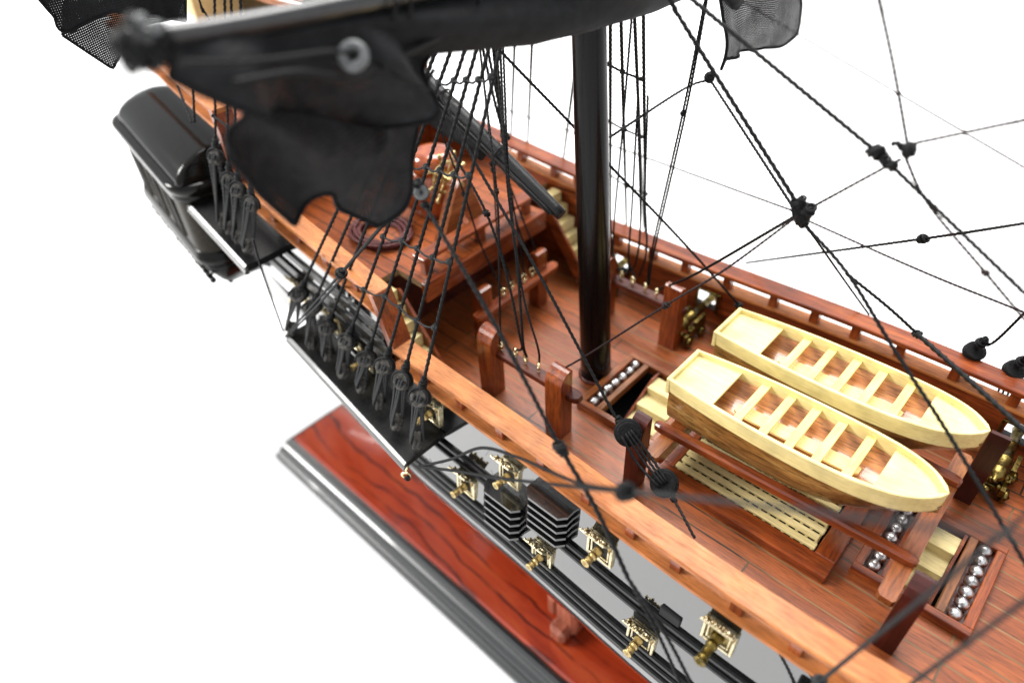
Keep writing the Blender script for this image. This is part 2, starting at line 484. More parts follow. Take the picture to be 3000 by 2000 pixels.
def dup(root, loc, label, rot=None, scale=None, group=None):
    r = root.copy(); COL.objects.link(r); r.location = loc
    if rot: r.rotation_euler = rot
    if scale: r.scale = scale
    r['label'] = label
    if group: r['group'] = group
    for ch in kids(root):
        c = ch.copy(); COL.objects.link(c); c.parent = r
        for g in kids(ch):
            d = g.copy(); COL.objects.link(d); d.parent = c
    return r
ORD = ['first', 'second', 'third', 'fourth', 'fifth', 'sixth', 'seventh', 'eighth', 'ninth', 'tenth', 'eleventh', 'twelfth']

# ---------------------------------------------------------------- the table
g = MB(); g.add([(-900, -900, -14), (900, -900, -14), (900, 900, -14), (-900, 900, -14)], [(0, 1, 2, 3)])
tbl = g.build('ground', 'white_table'); tbl['kind'] = 'structure'

# ---------------------------------------------------------------- display stand
st = thing('display_stand', (0, 0, -14), 'glossy red burl wood display stand with a grey black moulded edge under the ship', 'stand')
X0, X1 = -18.2, 24.0
b_ = MB(); b_.box(X0, X1, -6.3, 6.3, -12.9, -12.0, 0.12); b_.build('board', 'burl_lacquer', st)
prof = [(0.0, -12.25), (0.22, -12.22), (0.36, -12.34), (0.42, -12.55), (0.40, -12.72), (0.55, -12.80), (0.72, -12.95), (0.80, -13.18), (0.80, -13.4), (0.98, -13.46), (1.08, -13.62), (1.08, -14.0), (0.0, -14.0)]
b_ = MB(); secs = []
for d_, z_ in prof:
    secs.append([(X0 - 0.02 - d_, -6.32 - d_, z_), (X1 + d_, -6.32 - d_, z_), (X1 + d_, 6.32 + d_, z_), (X0 - 0.02 - d_, 6.32 + d_, z_)])
b_.loft(secs, False, True, False); b_.build('moulding', 'moulding_lacquer', st)
for cx in (2.35, 17.0):
    b_ = MB()
    b_.box(cx - 0.62, cx + 0.62, -4.7, -3.1, -11.98, -9.2, 0.22)
    b_.box(cx - 0.62, cx + 0.62, 3.1, 4.7, -11.98, -9.2, 0.22)
    b_.box(cx - 0.45, cx + 0.45, -5.35, 5.35, -11.98, -11.0, 0.2)
    b_.box(cx - 1.35, cx - 0.64, -4.45, -3.3, -11.98, -10.35, 0.2)
    b_.build('cradle', 'cradle_wood', st)

# ---------------------------------------------------------------- hull
HX = [-30, -26, -22, -18, -15, -12, -8, -5.4, -2, 1, 4, 7, 10, 13, 17, 21, 26, 31, 33]
HW = [3.9, 4.35, 4.95, 5.42, 5.68, 5.90, 6.10, 6.27, 6.40, 6.47, 6.62, 6.78, 6.82, 6.74, 6.4, 5.75, 4.1, 1.2, 0.15]
def Wd(x): return float(np.interp(x, HX, HW))
def Wsm(x): return (Wd(x - 1.2) + Wd(x) * 2 + Wd(x + 1.2)) / 4
DZ = [-10.2, -9.6, -8.8, -7.8, -6.8, -5.8, -5.0, -4.2, -3, -2, -1, 0, 1, 2, 5, 9]
DY = [-7.2, -5.9, -4.1, -2.35, -1.05, -0.3, 0.06, 0.27, 0.40, 0.36, 0.24, 0.12, 0.02, -0.06, -0.1, -0.1]
def hy(x, z):
    y = Wsm(x) + float(np.interp(z, DZ, DY))
    run = max(0.0, (-5 - x) / 12.0) ** 1.3 * 5.0 + max(0.0, (x - 16) / 12.0) ** 1.4 * 4.0
    y -= run * max(0.0, (1.5 - z) / 8.0)
    return max(0.12, y)
def ledge_z(x):
    if x > -5.0: return 1.95 + 0.012 * max(0, x - 12) ** 1.4
    if x > -15.2: return 4.15 + 0.11 * (-5.0 - x)
    return 8.35 + 0.12 * (-15.2 - x)
def cap_z(x): return ledge_z(x) + (1.03 if x > -5.0 else 0.95)

ship = thing('ship_hull', (2.0, 0, -10.2), 'glossy black ship hull with mahogany decks and red wooden rails', 'ship')
HOLES_PORT = [(-3.55, -2.65), (1.05, 2.0), (13.2, 14.1)]          # gun ports that stand open on the port side
def in_hole(x, z, side):
    return side > 0 and 0.62 < z < 1.5 and any(a < x < b for a, b in HOLES_PORT)
def shell(name, mat, x0, x1, ztop, zlist, sides, thick=0.0, dx=0.3, outer=True):
    b = MB()
    xs = np.arange(x0, x1 + 1e-6, dx)
    for sd in sides:
        for i in range(len(xs) - 1):
            xa, xb = xs[i], xs[i + 1]
            for k in range(len(zlist) - 1):
                za0, za1 = min(zlist[k], ztop(xa)), min(zlist[k + 1], ztop(xa))
                zb0, zb1 = min(zlist[k], ztop(xb)), min(zlist[k + 1], ztop(xb))
                if za1 - za0 < 1e-4 and zb1 - zb0 < 1e-4: continue
                if in_hole((xa + xb) / 2, (zlist[k] + zlist[k + 1]) / 2, sd): continue
                b.add([(xa, sd * (hy(xa, za0) - thick), za0), (xb, sd * (hy(xb, zb0) - thick), zb0),
                       (xb, sd * (hy(xb, zb1) - thick), zb1), (xa, sd * (hy(xa, za1) - thick), za1)], [(0, 1, 2, 3)], True)
    # weld so the smooth shading is continuous
    import bmesh
    o = b.build(name, mat, ship)
    bm = bmesh.new(); bm.from_mesh(o.data); bmesh.ops.remove_doubles(bm, verts=bm.verts, dist=0.0008); bmesh.ops.recalc_face_normals(bm, faces=bm.faces); bm.to_mesh(o.data); bm.free()
    return o
ZL = [-10.2, -9.9, -9.6, -9.2, -8.8, -8.3, -7.8, -7.3, -6.8, -6.3, -5.8, -5.4, -5.0, -4.6, -4.2, -3.6, -3.0, -2.5, -2.0, -1.5, -1.0, -0.5, 0.0, 0.3, 0.62, 0.9, 1.2, 1.5, 1.95]
shell('planking', 'hull_lacquer', -30, 33, lambda x: 1.95, ZL, (-1, 1))
shell('upper_works', 'hull_lacquer', -30, -5.2, lambda x: ledge_z(x) - 0.001 if x < -5.0 else 4.15, [1.95, 2.5, 3.0, 3.6, 4.1, 4.6, 5.2, 6.0, 7.0, 8.0, 9.0, 10.5], (-1, 1))
shell('inner_bulwark', 'mahogany_x', -5.0, 30, lambda x: ledge_z(x) - 0.002, [0.0, 0.62, 0.9, 1.2, 1.5, 1.95, 2.6], (-1, 1), 0.38)
for a, c in HOLES_PORT:                                          # the jambs of the open ports
    b_ = MB()
    a = -30 + 0.3 * math.ceil((a + 30) / 0.3 - 0.5); c = -30 + 0.3 * math.floor((c + 30) / 0.3 + 0.5)
    for xx in (a, c):
        b_.add([(xx, hy(xx, z) - t, z) for z, t in ((0.62, 0), (0.62, .38), (1.5, .38), (1.5, 0))], [(0, 1, 2, 3)])
    b_.add([(a, hy(a, 0.62), 0.62), (c, hy(c, .62), .62), (c, hy(c, .62) - .38, .62), (a, hy(a, .62) - .38, .62)], [(0, 1, 2, 3)])
    b_.add([(a, hy(a, 1.5), 1.5), (c, hy(c, 1.5), 1.5), (c, hy(c, 1.5) - .38, 1.5), (a, hy(a, 1.5) - .38, 1.5)], [(0, 1, 2, 3)])
    b_.build('port_jamb', 'void_black', ship)

def strip(b, x0, x1, fy, fz, w, h, sd, dx=0.4, c=0.02):
    """a batten with section w (across, outward from fy) by h (down from fz)"""
    xs = np.linspace(x0, x1, max(2, int((x1 - x0) / dx) + 1)); secs = []
    for x in xs:
        y, z = fy(x), fz(x)
        q = [(y - c, z), (y - w + c, z), (y - w, z - c), (y - w, z - h + c), (y - w + c, z - h), (y - c, z - h), (y, z - h + c), (y, z - c)]
        secs.append([(x, sd * p[0], p[1]) for p in q])
    b.loft(secs, False, True, True)
for sd in (-1, 1):
    for z0 in (-0.02, -0.42, -2.02, -2.46):
        b_ = MB(); strip(b_, -29, 30, lambda x: hy(x, z0 - 0.1) + 0.13, lambda x: z0, 0.2, 0.24, sd, 0.4, 0.06); b_.build('wale', 'wale_paint', ship)  # real wale, widened in matte black to take in the dark reflection beside it
    for z0 in (-0.24, -2.24):
        b_ = MB(); strip(b_, -29, 30, lambda x: hy(x, z0) + 0.06, lambda x: z0, 0.12, 0.2, sd); b_.build('wale', 'wale_paint', ship)
    b_ = MB(); strip(b_, -29, 30, lambda x: hy(x, -3.1) + 0.09, lambda x: -3.02, 0.16, 0.34, sd, 0.4, 0.05); b_.build('wale', 'wale_paint', ship)
    for z0, hh in ((2.0, .42), (2.75, .5), (3.55, .4)):
        b_ = MB(); strip(b_, -28, -5.2, lambda x: hy(x, z0) + 0.1, lambda x: z0 + 0.08 * (-5 - x), 0.2, hh, sd, 0.4, 0.05); b_.build('wale', 'wale_paint', ship)
    # lower rail (bulwark top) and cap rail, in the waist, on the quarterdeck and on the poop
    for x0, x1 in ((-4.98, 30), (-15.15, -5.36), (-29, -15.4)):
        b_ = MB(); strip(b_, x0, x1, lambda x: Wsm(x) + 0.02, lambda x: ledge_z(min(max(x, x0), x1)) + 0.12, 0.66, 0.13, sd, 0.5, 0.025); b_.build('lower_rail', 'rail_wood', ship)
        b_ = MB(); strip(b_, x0 + (0.25 if x0 > -6 else 0), x1 - (0.05 if x0 < -6 else 0), lambda x: Wsm(x) + 0.03, lambda x: cap_z(min(max(x, x0), x1)), 0.86, 0.2, sd, 0.5, 0.03); b_.build('cap_rail', 'rail_wood' if sd < 0 else 'mahogany_x', ship)  # near cap takes the paler wood: overhead sheen put into its colour
    # the boards that step the rail down
    for xa, za, xb, zb in ((-5.42, cap_z(-5.2), -4.72, cap_z(-4.6)), (-15.55, cap_z(-15.4), -15.15, cap_z(-15.1))):
        b_ = MB()
        yo, yi = Wsm(xa) + 0.035, Wsm(xa) - 0.84
        b_.prism([(xa - 0.22, za + 0.005), (xa + 0.05, za + 0.005), (xb + 0.03, zb + 0.02), (xb - 0.02, zb - 0.25), (xb - 0.26, zb - 0.2)], 1, sd * yo, sd * yi)
        b_.build('rail_riser', 'mahogany_z', ship)
NB = [-3.3, -1.3, 0.75, 2.68, 4.62, 6.36, 7.96, 9.86, 11.52, 13.2, 15.0, 17.0]
PB = [-3.3, -1.4, 0.3, 2.3, 4.35, 6.05, 7.65, 9.3, 11.2, 13.1, 15.0, 17.0]
for sd, L in ((-1, NB), (1, PB)):
    for x in L + [-7.0, -9.0, -11.0, -13.0]:
        b_ = MB(); y0 = Wsm(x) - 0.16
        b_.box(x - 0.17, x + 0.17, min(sd * y0, sd * (y0 - 0.36)), max(sd * y0, sd * (y0 - 0.36)), ledge_z(x) + 0.12, cap_z(x) - 0.2, 0.02)
        b_.build('baluster', 'mahogany_z', ship)

# decks --------------------------------------------------------------------
def deck(name, mat, z, xs, holes, inset, xlo=None):
    ys_cut = sorted({y for h in holes for y in (h[2], h[3])})
    b = MB()
    for i in range(len(xs) - 1):
        xa, xb = xs[i], xs[i + 1]
        def row(x): return [-(hy(x, max(z, 0)) - inset)] + ys_cut + [hy(x, max(z, 0)) - inset]
        ra, rb = row(xa), row(xb)
        for k in range(len(ra) - 1):
            ym, xm = (ra[k] + ra[k + 1]) / 2, (xa + xb) / 2
            if any(h[0] < xm < h[1] and h[2] < ym < h[3] for h in holes): continue
            b.add([(xa, ra[k], z), (xb, rb[k], z), (xb, rb[k + 1], z), (xa, ra[k + 1], z)], [(0, 1, 2, 3)])
    return b.build(name, mat, ship, origin=(2.0, 0, -10.2))
HA = (0.86, 3.9, -1.6, 1.6); HB = (11.78, 14.64, -1.6, 1.6); HG = (5.25, 10.5, -2.1, 2.1)
xs = sorted({-14.0, -10, -7, -5, -3, -1, 0.86, 2, 3.9, 5.25, 7, 9, 10.5, 11.78, 13, 14.64, 16, 18, 20, 22, 24, 26, 28})
deck('main_deck', 'deck_planks', 0.0, xs, [HA, HB, HG], 0.37)
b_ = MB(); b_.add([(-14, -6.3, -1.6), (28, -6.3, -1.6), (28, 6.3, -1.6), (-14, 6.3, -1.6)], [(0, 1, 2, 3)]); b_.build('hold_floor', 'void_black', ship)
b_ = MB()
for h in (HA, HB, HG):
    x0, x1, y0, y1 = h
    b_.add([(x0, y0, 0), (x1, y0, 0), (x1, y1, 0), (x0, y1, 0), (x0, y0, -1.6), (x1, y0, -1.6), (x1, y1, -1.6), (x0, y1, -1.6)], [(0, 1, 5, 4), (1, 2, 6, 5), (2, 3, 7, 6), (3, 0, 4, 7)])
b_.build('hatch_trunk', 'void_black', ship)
# quarterdeck with a stair opening at each side
QZ = 4.0
b_ = MB()
for xa, xb in ((-15.3, -13), (-13, -10), (-10, -7.45)):
    ya, yb = Wsm(xa) - 0.3, Wsm(xb) - 0.3
    b_.add([(xa, -ya, QZ), (xb, -yb, QZ), (xb, yb, QZ), (xa, ya, QZ)], [(0, 1, 2, 3)])
b_.add([(-7.45, -3.62, QZ), (-5.95, -3.62, QZ), (-5.95, 3.62, QZ), (-7.45, 3.62, QZ)], [(0, 1, 2, 3)])
b_.build('quarterdeck', 'quarterdeck_planks', ship, origin=(2.0, 0, -10.2))
b_ = MB()
for xa, xb in ((-15.3, -13), (-13, -10), (-10, -7.452)):
    ya, yb = Wsm(xa) - 0.31, Wsm(xb) - 0.31
    secs = [[(xa, -ya, 3.72), (xa, ya, 3.72), (xa, ya, 3.996), (xa, -ya, 3.996)], [(xb, -yb, 3.72), (xb, yb, 3.72), (xb, yb, 3.996), (xb, -yb, 3.996)]]
    b_.loft(secs, False, True, True)
b_.box(-7.45, -5.96, -3.615, 3.615, 3.72, 3.996, 0.003)
b_.build('deck_edge', 'ply_edge', ship)
b_ = MB(); b_.box(-5.95, -5.7, -3.66, 3.66, 3.12, 4.03, 0.03); b_.build('deck_beam', 'mahogany_y', ship)
b_ = MB(); b_.box(-8.6, -8.4, -5.8, 5.8, 0.0, 3.72, 0.02); b_.build('bulkhead', 'maroon_wood_x', ship)
b_ = MB(); b_.box(-6.72, -6.02, -3.3, 3.35, 4.68, 4.86, 0.03); b_.build('break_rail', 'mahogany_y', ship)
for y in (-2.95, 0.1, 3.0):
    b_ = MB(); b_.box(-6.5, -6.2, y - 0.2, y + 0.2, 4.0, 4.68, 0.02); b_.build('rail_post', 'mahogany_z', ship)
b_ = MB()
for xa, xb in ((-30, -24), (-24, -19), (-19, -15.3)):
    ya, yb = Wsm(xa) - 0.3, Wsm(xb) - 0.3
    b_.add([(xa, -ya, 8.0), (xb, -yb, 8.0), (xb, yb, 8.0), (xa, ya, 8.0)], [(0, 1, 2, 3)])
b_.build('poop_deck', 'quarterdeck_planks', ship, origin=(2.0, 0, -10.2))
b_ = MB(); b_.box(-15.45, -15.25, -5.3, 5.3, 4.0, 8.0, 0.02); b_.build('poop_bulkhead', 'mahogany_z', ship)
for sd in (-1, 1):
    b_ = MB()
    for xa, xb in ((-15.2, -12), (-12, -8.5), (-8.5, -5.1)):
        b_.add([(xa, sd * (Wsm(xa) - 0.45), QZ), (xb, sd * (Wsm(xb) - 0.45), QZ), (xb, sd * (Wsm(xb) - 0.45), ledge_z(xb)), (xa, sd * (Wsm(xa) - 0.45), ledge_z(xa))], [(0, 1, 2, 3)])
    b_.build('quarter_bulwark', 'mahogany_x', ship)
    b_ = MB()
    for xa, xb in ((-8.4, -6.7), (-6.7, -5.5)):
        b_.add([(xa, sd * (hy(xa, 2) - 0.38), 0), (xb, sd * (hy(xb, 2) - 0.38), 0), (xb, sd * (hy(xb, 2) - 0.38), 3.9), (xa, sd * (hy(xa, 2) - 0.38), 3.9)], [(0, 1, 2, 3)])
    b_.build('waist_lining', 'mahogany_x', ship)

# stairs from the quarterdeck to the waist ---------------------------------
for sd, lab in ((-1, 'pale wooden stairs beside the near rail, down from the quarterdeck'), (1, 'pale wooden stairs by the far bulwark, behind the black mast')):
    t = thing('deck_stairs', (-5.6, sd * 4.95, 0), lab, 'stairs', 'stairs down from the quarterdeck')
    for k in range(7):
        x = -6.95 + 0.40 * k; z = 3.95 - 0.55 * k
        b_ = MB(); ya, yb = sorted((sd * 4.5, sd * 5.6)); b_.box(x, x + 0.52, ya, yb, max(0.004, z - 0.5), z, 0.015); b_.build('step', 'pale_step_wood', t)
    for yy in (4.36,):
        ya, yb = sorted((sd * yy, sd * (yy + 0.13)))
        b_ = MB(); b_.prism([(-6.9, 3.7), (-6.35, 3.98), (-3.55, 0.35), (-3.55, 0.004), (-4.15, 0.004)], 1, ya, yb); b_.build('stringer', 'mahogany_x', t)

# hatches ------------------------------------------------------------------
def hatch(name, x0, x1, label, aft_balls, fwd_balls, step_x, group):
    t = thing(name, ((x0 + x1) / 2, 0, 0), label, 'hatch', group)
    zt = 0.34
    for sd in (-1, 1):
        ya, yb = sorted((sd * 1.62, sd * 1.88))
        b_ = MB(); b_.box(x0, x1, ya, yb, 0.004, zt, 0.025); b_.build('coaming', 'orange_wood_x' if x0 < 5 else 'mahogany_x', t)
    for xa in (x0, x1 - 0.27):
        b_ = MB(); b_.box(xa, xa + 0.27, -1.618, 1.618, 0.004, zt - 0.003, 0.025); b_.build('coaming', 'orange_wood_y' if x0 < 5 else 'mahogany_y', t)
    for xa in ([x0 + 0.80] if aft_balls else []) + ([x1 - 1.03] if fwd_balls else []):
        b_ = MB(); b_.box(xa, xa + 0.24, -1.616, 1.616, 0.0, zt - 0.008, 0.02)
        b_.build('divider', 'divider_wood' if xa > x0 + 1.2 or x0 < 5 else 'mahogany_y', t)
    for xa, xb in ([(x0 + 0.272, x0 + 0.798)] if aft_balls else []) + ([(x1 - 0.788, x1 - 0.272)] if fwd_balls else []):
        b_ = MB(); b_.add([(xa, -1.615, 0.03), (xb, -1.615, 0.03), (xb, 1.615, 0.03), (xa, 1.615, 0.03)], [(0, 1, 2, 3)]); b_.build('shot_trough', 'maroon_wood_x', t)
    sx0, sx1 = step_x
    for k in range(4):
        y1 = 1.45 - 0.72 * k; z = 0.16 - 0.36 * k
        b_ = MB(); b_.box(sx0, sx1, y1 - 0.76, y1, z - 0.5, z, 0.015); b_.build('tread', 'pale_step_wood', t)
    for xx in (sx0 - 0.1, sx1 + 0.006):
        b_ = MB(); b_.prism([(1.6, 0.28), (1.1, 0.28), (-1.55, -1.05), (-1.55, -1.5), (1.6, -0.6)], 0, xx, xx + 0.09); b_.build('stringer', 'mahogany_x', t)
    return t
hatch('deck_hatch', 0.60, 4.15, 'orange framed open hatch just forward of the black mast, pale steps inside', True, False, (2.2, 3.62), 'open hatches with pale steps')
hatch('deck_hatch', 11.5, 14.9, 'dark red framed open hatch near the boat bows, with two rows of steel shot', True, True, (12.62, 13.72), 'open hatches with pale steps')
bp = MB(); bp.ball((0, 0, 0), 0.205, 18)
proto = bp.build('cannonball', 'polished_steel', None, (0, 0, 0))
first = True
NUM = ['nearest', 'second nearest', 'third nearest', 'middle', 'third farthest', 'second farthest', 'farthest']
for rx, y0, y1, where in ((1.13, -1.38, 1.38, 'in the trough right beside the black mast'), (12.03, -1.36, 1.30, 'in the trough between grating and red hatch steps'), (14.38, -1.38, 1.38, 'in the rightmost trough of the red hatch')):
    for k in range(7):
        o = proto if first else proto.copy()
        if not first: COL.objects.link(o)
        first = False
        o.location = (rx + random.uniform(-.03, .03), y0 + (y1 - y0) * k / 6, 0.235)
        o.rotation_euler = (random.random() * 6, random.random() * 6, random.random() * 6)
        tag(o, '%s of seven steel cannonballs %s' % (NUM[k], where), 'cannonball', 'steel cannonballs in the hatch troughs')

# grating ------------------------------------------------------------------
t = thing('deck_grating', (7.9, 0, 0), 'long pale wooden grating in a mahogany frame beneath the two boats', 'grating')
for sd in (-1, 1):
    ya, yb = sorted((sd * 2.16, sd * 2.84)); b_ = MB(); b_.box(4.62, 11.12, ya, yb, 0.004, 0.36, 0.03); b_.build('frame', 'mahogany_x', t)
for xa, xb in ((4.62, 5.28), (10.46, 11.12)):
    b_ = MB(); b_.box(xa, xb, -2.158, 2.158, 0.004, 0.357, 0.03); b_.build('frame', 'mahogany_y', t)
for k in range(12):
    y = -1.99 + 0.362 * k
    b_ = MB(); b_.box(5.29 + random.uniform(0, .08), 10.45 - random.uniform(0, .1), y - 0.118, y + 0.118, 0.29, 0.41, 0.02); b_.build('slat', 'pale_step_wood', t)
b_ = MB()
for k in range(16):
    x = 5.42 + 0.327 * k; b_.box(x - 0.05, x + 0.05, -2.14, 2.14, 0.14, 0.24, 0.01)
b_.build('cross_slats', 'pale_step_wood', t)

# boat skids ---------------------------------------------------------------
def skid_post(b, x0, x1, sd):
    yi, yo = 3.12, 3.66
    poly = [(yo, 0.004), (yo, 2.45), (yo - 0.03, 2.72), (yo - 0.12, 2.98), (yo - 0.27, 3.17), (yi + 0.12, 3.27), (yi, 3.27), (yi, 0.004)]
    b.prism([(sd * p[0], p[1]) for p in poly], 0, x0, x1)
for x0, bx, lab in ((4.16, 4.96, 'gallows frame of dark posts and crossbeam under the square sterns of the boats'), (12.93, 12.66, 'gallows frame of dark posts and crossbeam under the pointed bows of the boats')):
    t = thing('boat_skid', (x0 + 0.3, 0, 0), lab, 'boat skid', 'frames that carry the boats')
    for sd in (-1, 1):
        b_ = MB(); skid_post(b_, x0, x0 + 0.56, sd); b_.build('post', 'maroon_wood', t)
    b_ = MB()
    poly = [(bx - .25, -3.22), (bx - .15, -3.38), (bx + .2, -3.38), (bx + .25, -3.3), (bx + .25, 3.22), (bx + .15, 3.38), (bx - .15, 3.38), (bx - .25, 3.22)]
    b_.prism([(p[0], p[1]) for p in poly], 2, 1.56, 1.82); b_.build('crossbeam', 'orange_wood_y', t)
    b_ = MB(); b_.box(bx - .17, bx + .17, -2.9, 2.9, 1.0, 1.558, 0.03); b_.build('under_beam', 'mahogany_y', t)
for sd, lab in ((-1, 'long dark red runner rail along the near side under the boats'), (1, 'long dark red runner rail under the far boat')):
    b_ = MB()
    sec = []
    for x, q in ((4.36, 0.5), (4.42, 0.85), (4.6, 1.0), (12.7, 1.0), (12.86, 0.85), (12.94, 0.5)):
        ym, hw = sd * (2.2 - 0.35 * (x - 4.4) / 8.5), 0.18 * q; zm, hz = 1.97, 0.15 * q
        sec.append([(x, ym - hw, zm - hz), (x, ym + hw, zm - hz), (x, ym + hw, zm + hz * 0.6), (x, ym + hw * 0.6, zm + hz), (x, ym - hw * 0.6, zm + hz), (x, ym - hw, zm + hz * 0.6)])
    b_.loft(sec, False, True, True)
    tag(b_.build('runner_rail', 'mahogany_x'), lab, 'rail', 'runner rails under the boats')

# boats --------------------------------------------------------------------
def boat(x0, x1, yc0, yc1, hwid, zg, label):
    L = x1 - x0
    t = thing('rowing_boat', ((x0 + x1) / 2, (yc0 + yc1) / 2, 2.2), label, 'boat', 'cream boats on the skids')
    HB_S = [0, .08, .2, .35, .5, .62, .72, .8, .86, .91, .955, .985, 1.0]
    HB_W = [.78, .85, .93, .99, 1.0, .985, .94, .865, .765, .63, .43, .22, .045]
    def hw(s): return hwid * float(np.interp(s, HB_S, HB_W))
    def hws(s): return hwid * 0.01 if s > 0.9999 else (hw(max(0, s - .02)) + 2 * hw(s) + hw(min(1, s + .02))) / 4
    def cx(s): return x0 + L * s
    def cy(s): return yc0 + (yc1 - yc0) * s
    def rise(s): return 0.16 * max(0, (s - 0.55) / 0.45) ** 2
    SS = list(np.linspace(0, .8, 21)) + list(np.linspace(.82, 1.0, 14))
    # cream sheer strake: one band round both sides and the stem
    b = MB(); th, hs = 0.115, 0.58
    for sd in (-1, 1):
        secs = []
        for s in SS:
            yo = hws(s); yi = max(0.0, yo - th - (0.10 * max(0, (s - .93) / .07)))
            z = zg + rise(s)
            secs.append([(cx(s), cy(s) + sd * yo, z - .02), (cx(s), cy(s) + sd * (yo - .02), z), (cx(s), cy(s) + sd * yi, z), (cx(s), cy(s) + sd * yi, z - hs - .1 * s), (cx(s), cy(s) + sd * (yo - 0.05), z - hs - .1 * s)])
        b.loft(secs, False, True, True)
    b.build('sheer_strake', 'pale_boat_wood', t)
    b = MB(); b.box(x0 - 0.12, x0 + 0.02, cy(0) - hws(0) - .004, cy(0) + hws(0) + .004, zg - hs - .08, zg + .003, 0.025); b.build('transom', 'pale_boat_wood', t)
    # lower hull
    b = MB(); secs = []
    for s in SS:
        w = max(0.02, hws(s) - 0.07); zt = zg + rise(s) - hs; kz = 1.88 - 0.12 * max(0, 1 - s / .45) + 1.15 * max(0, (s - .68) / .32) ** 1.6
        ring = []
        for k in range(21):
            a = math.pi * k / 20
            ca, sa = math.cos(a), math.sin(a); yy = -math.copysign(abs(ca) ** 0.22, ca); dep = sa ** 0.5
            ring.append((cx(s), cy(s) + w * yy * (1 - 0.05 * dep ** 2 - 0.92 * dep * max(0.0, (s - .58) / .42) ** 1.1), zt + 0.02 - (zt - kz) * dep))
        secs.append(ring)
    b.loft(secs, True, False, False)
    b.add([secs[0][k] for k in range(21)], [tuple(range(21))])
    b.build('lower_hull', 'boat_hull_wood', t)
    # inside: floor, side benches
    b = MB(); secs = []
    for s in np.linspace(.1, .86, 16):
        w = hws(s) - th - .01
        z0 = zg - 1.02
        secs.append([(cx(s), cy(s) + yy * w, z0 + h) for yy, h in ((-1, .54), (-.82, .22), (-.5, .05), (0, 0), (.5, .05), (.82, .22), (1, .54))])
    b.loft(secs, True, False, False); b.build('inner_planking', 'boat_floor_wood', t)
    b = MB(); w = hwid * .22
    b.prism([(cx(.27), cy(.27) - w), (cx(.70), cy(.70) - w), (cx(.735), cy(.735) - w * .45), (cx(.735), cy(.735) + w * .45), (cx(.70), cy(.70) + w), (cx(.27), cy(.27) + w), (cx(.245), cy(.245) + w * .5), (cx(.245), cy(.245) - w * .5)], 2, zg - .78, zg - .70)
    b.build('floor_board', 'pale_boat_wood', t)
    # decked stern and bow
    zd = zg - .17
    b = MB(); poly = [(x0 + .02, cy(0) - hws(0) + th)] + [(cx(s), cy(s) - hws(s) + th) for s in (.06, .12, .19)] + [(cx(s), cy(s) + hws(s) - th) for s in (.19, .12, .06)] + [(x0 + .02, cy(0) + hws(0) - th)]
    b.prism(poly, 2, zd - .1, zd); b.build('stern_sheet', 'pale_boat_wood', t)
    b = MB(); S2 = (.80, .85, .89, .925, .95, .97, .985)
    poly = [(cx(s), cy(s) - max(.02, hws(s) - th)) for s in S2] + [(cx(s), cy(s) + max(.02, hws(s) - th)) for s in S2[::-1]]
    b.prism(poly, 2, zd - .08, zd + .02); b.build('bow_sheet', 'pale_boat_wood', t)
    for s in (.297, .402, .503, .605, .712):
        w = hws(s) - th + .01
        b = MB(); b.box(cx(s) - .14, cx(s) + .14, cy(s) - w, cy(s) + w, zg - .30, zg - .2, .015); b.build('thwart', 'pale_thwart_wood', t)
    return t
boat(4.42, 12.74, -0.80, -0.78, 1.24, 3.80, 'cream boat nearest the grating, with five thwarts and brown streaked hull')
boat(4.35, 12.88, 2.25, 2.36, 1.18, 3.80, 'cream boat with five thwarts behind the other boat, beside the far bulwark')

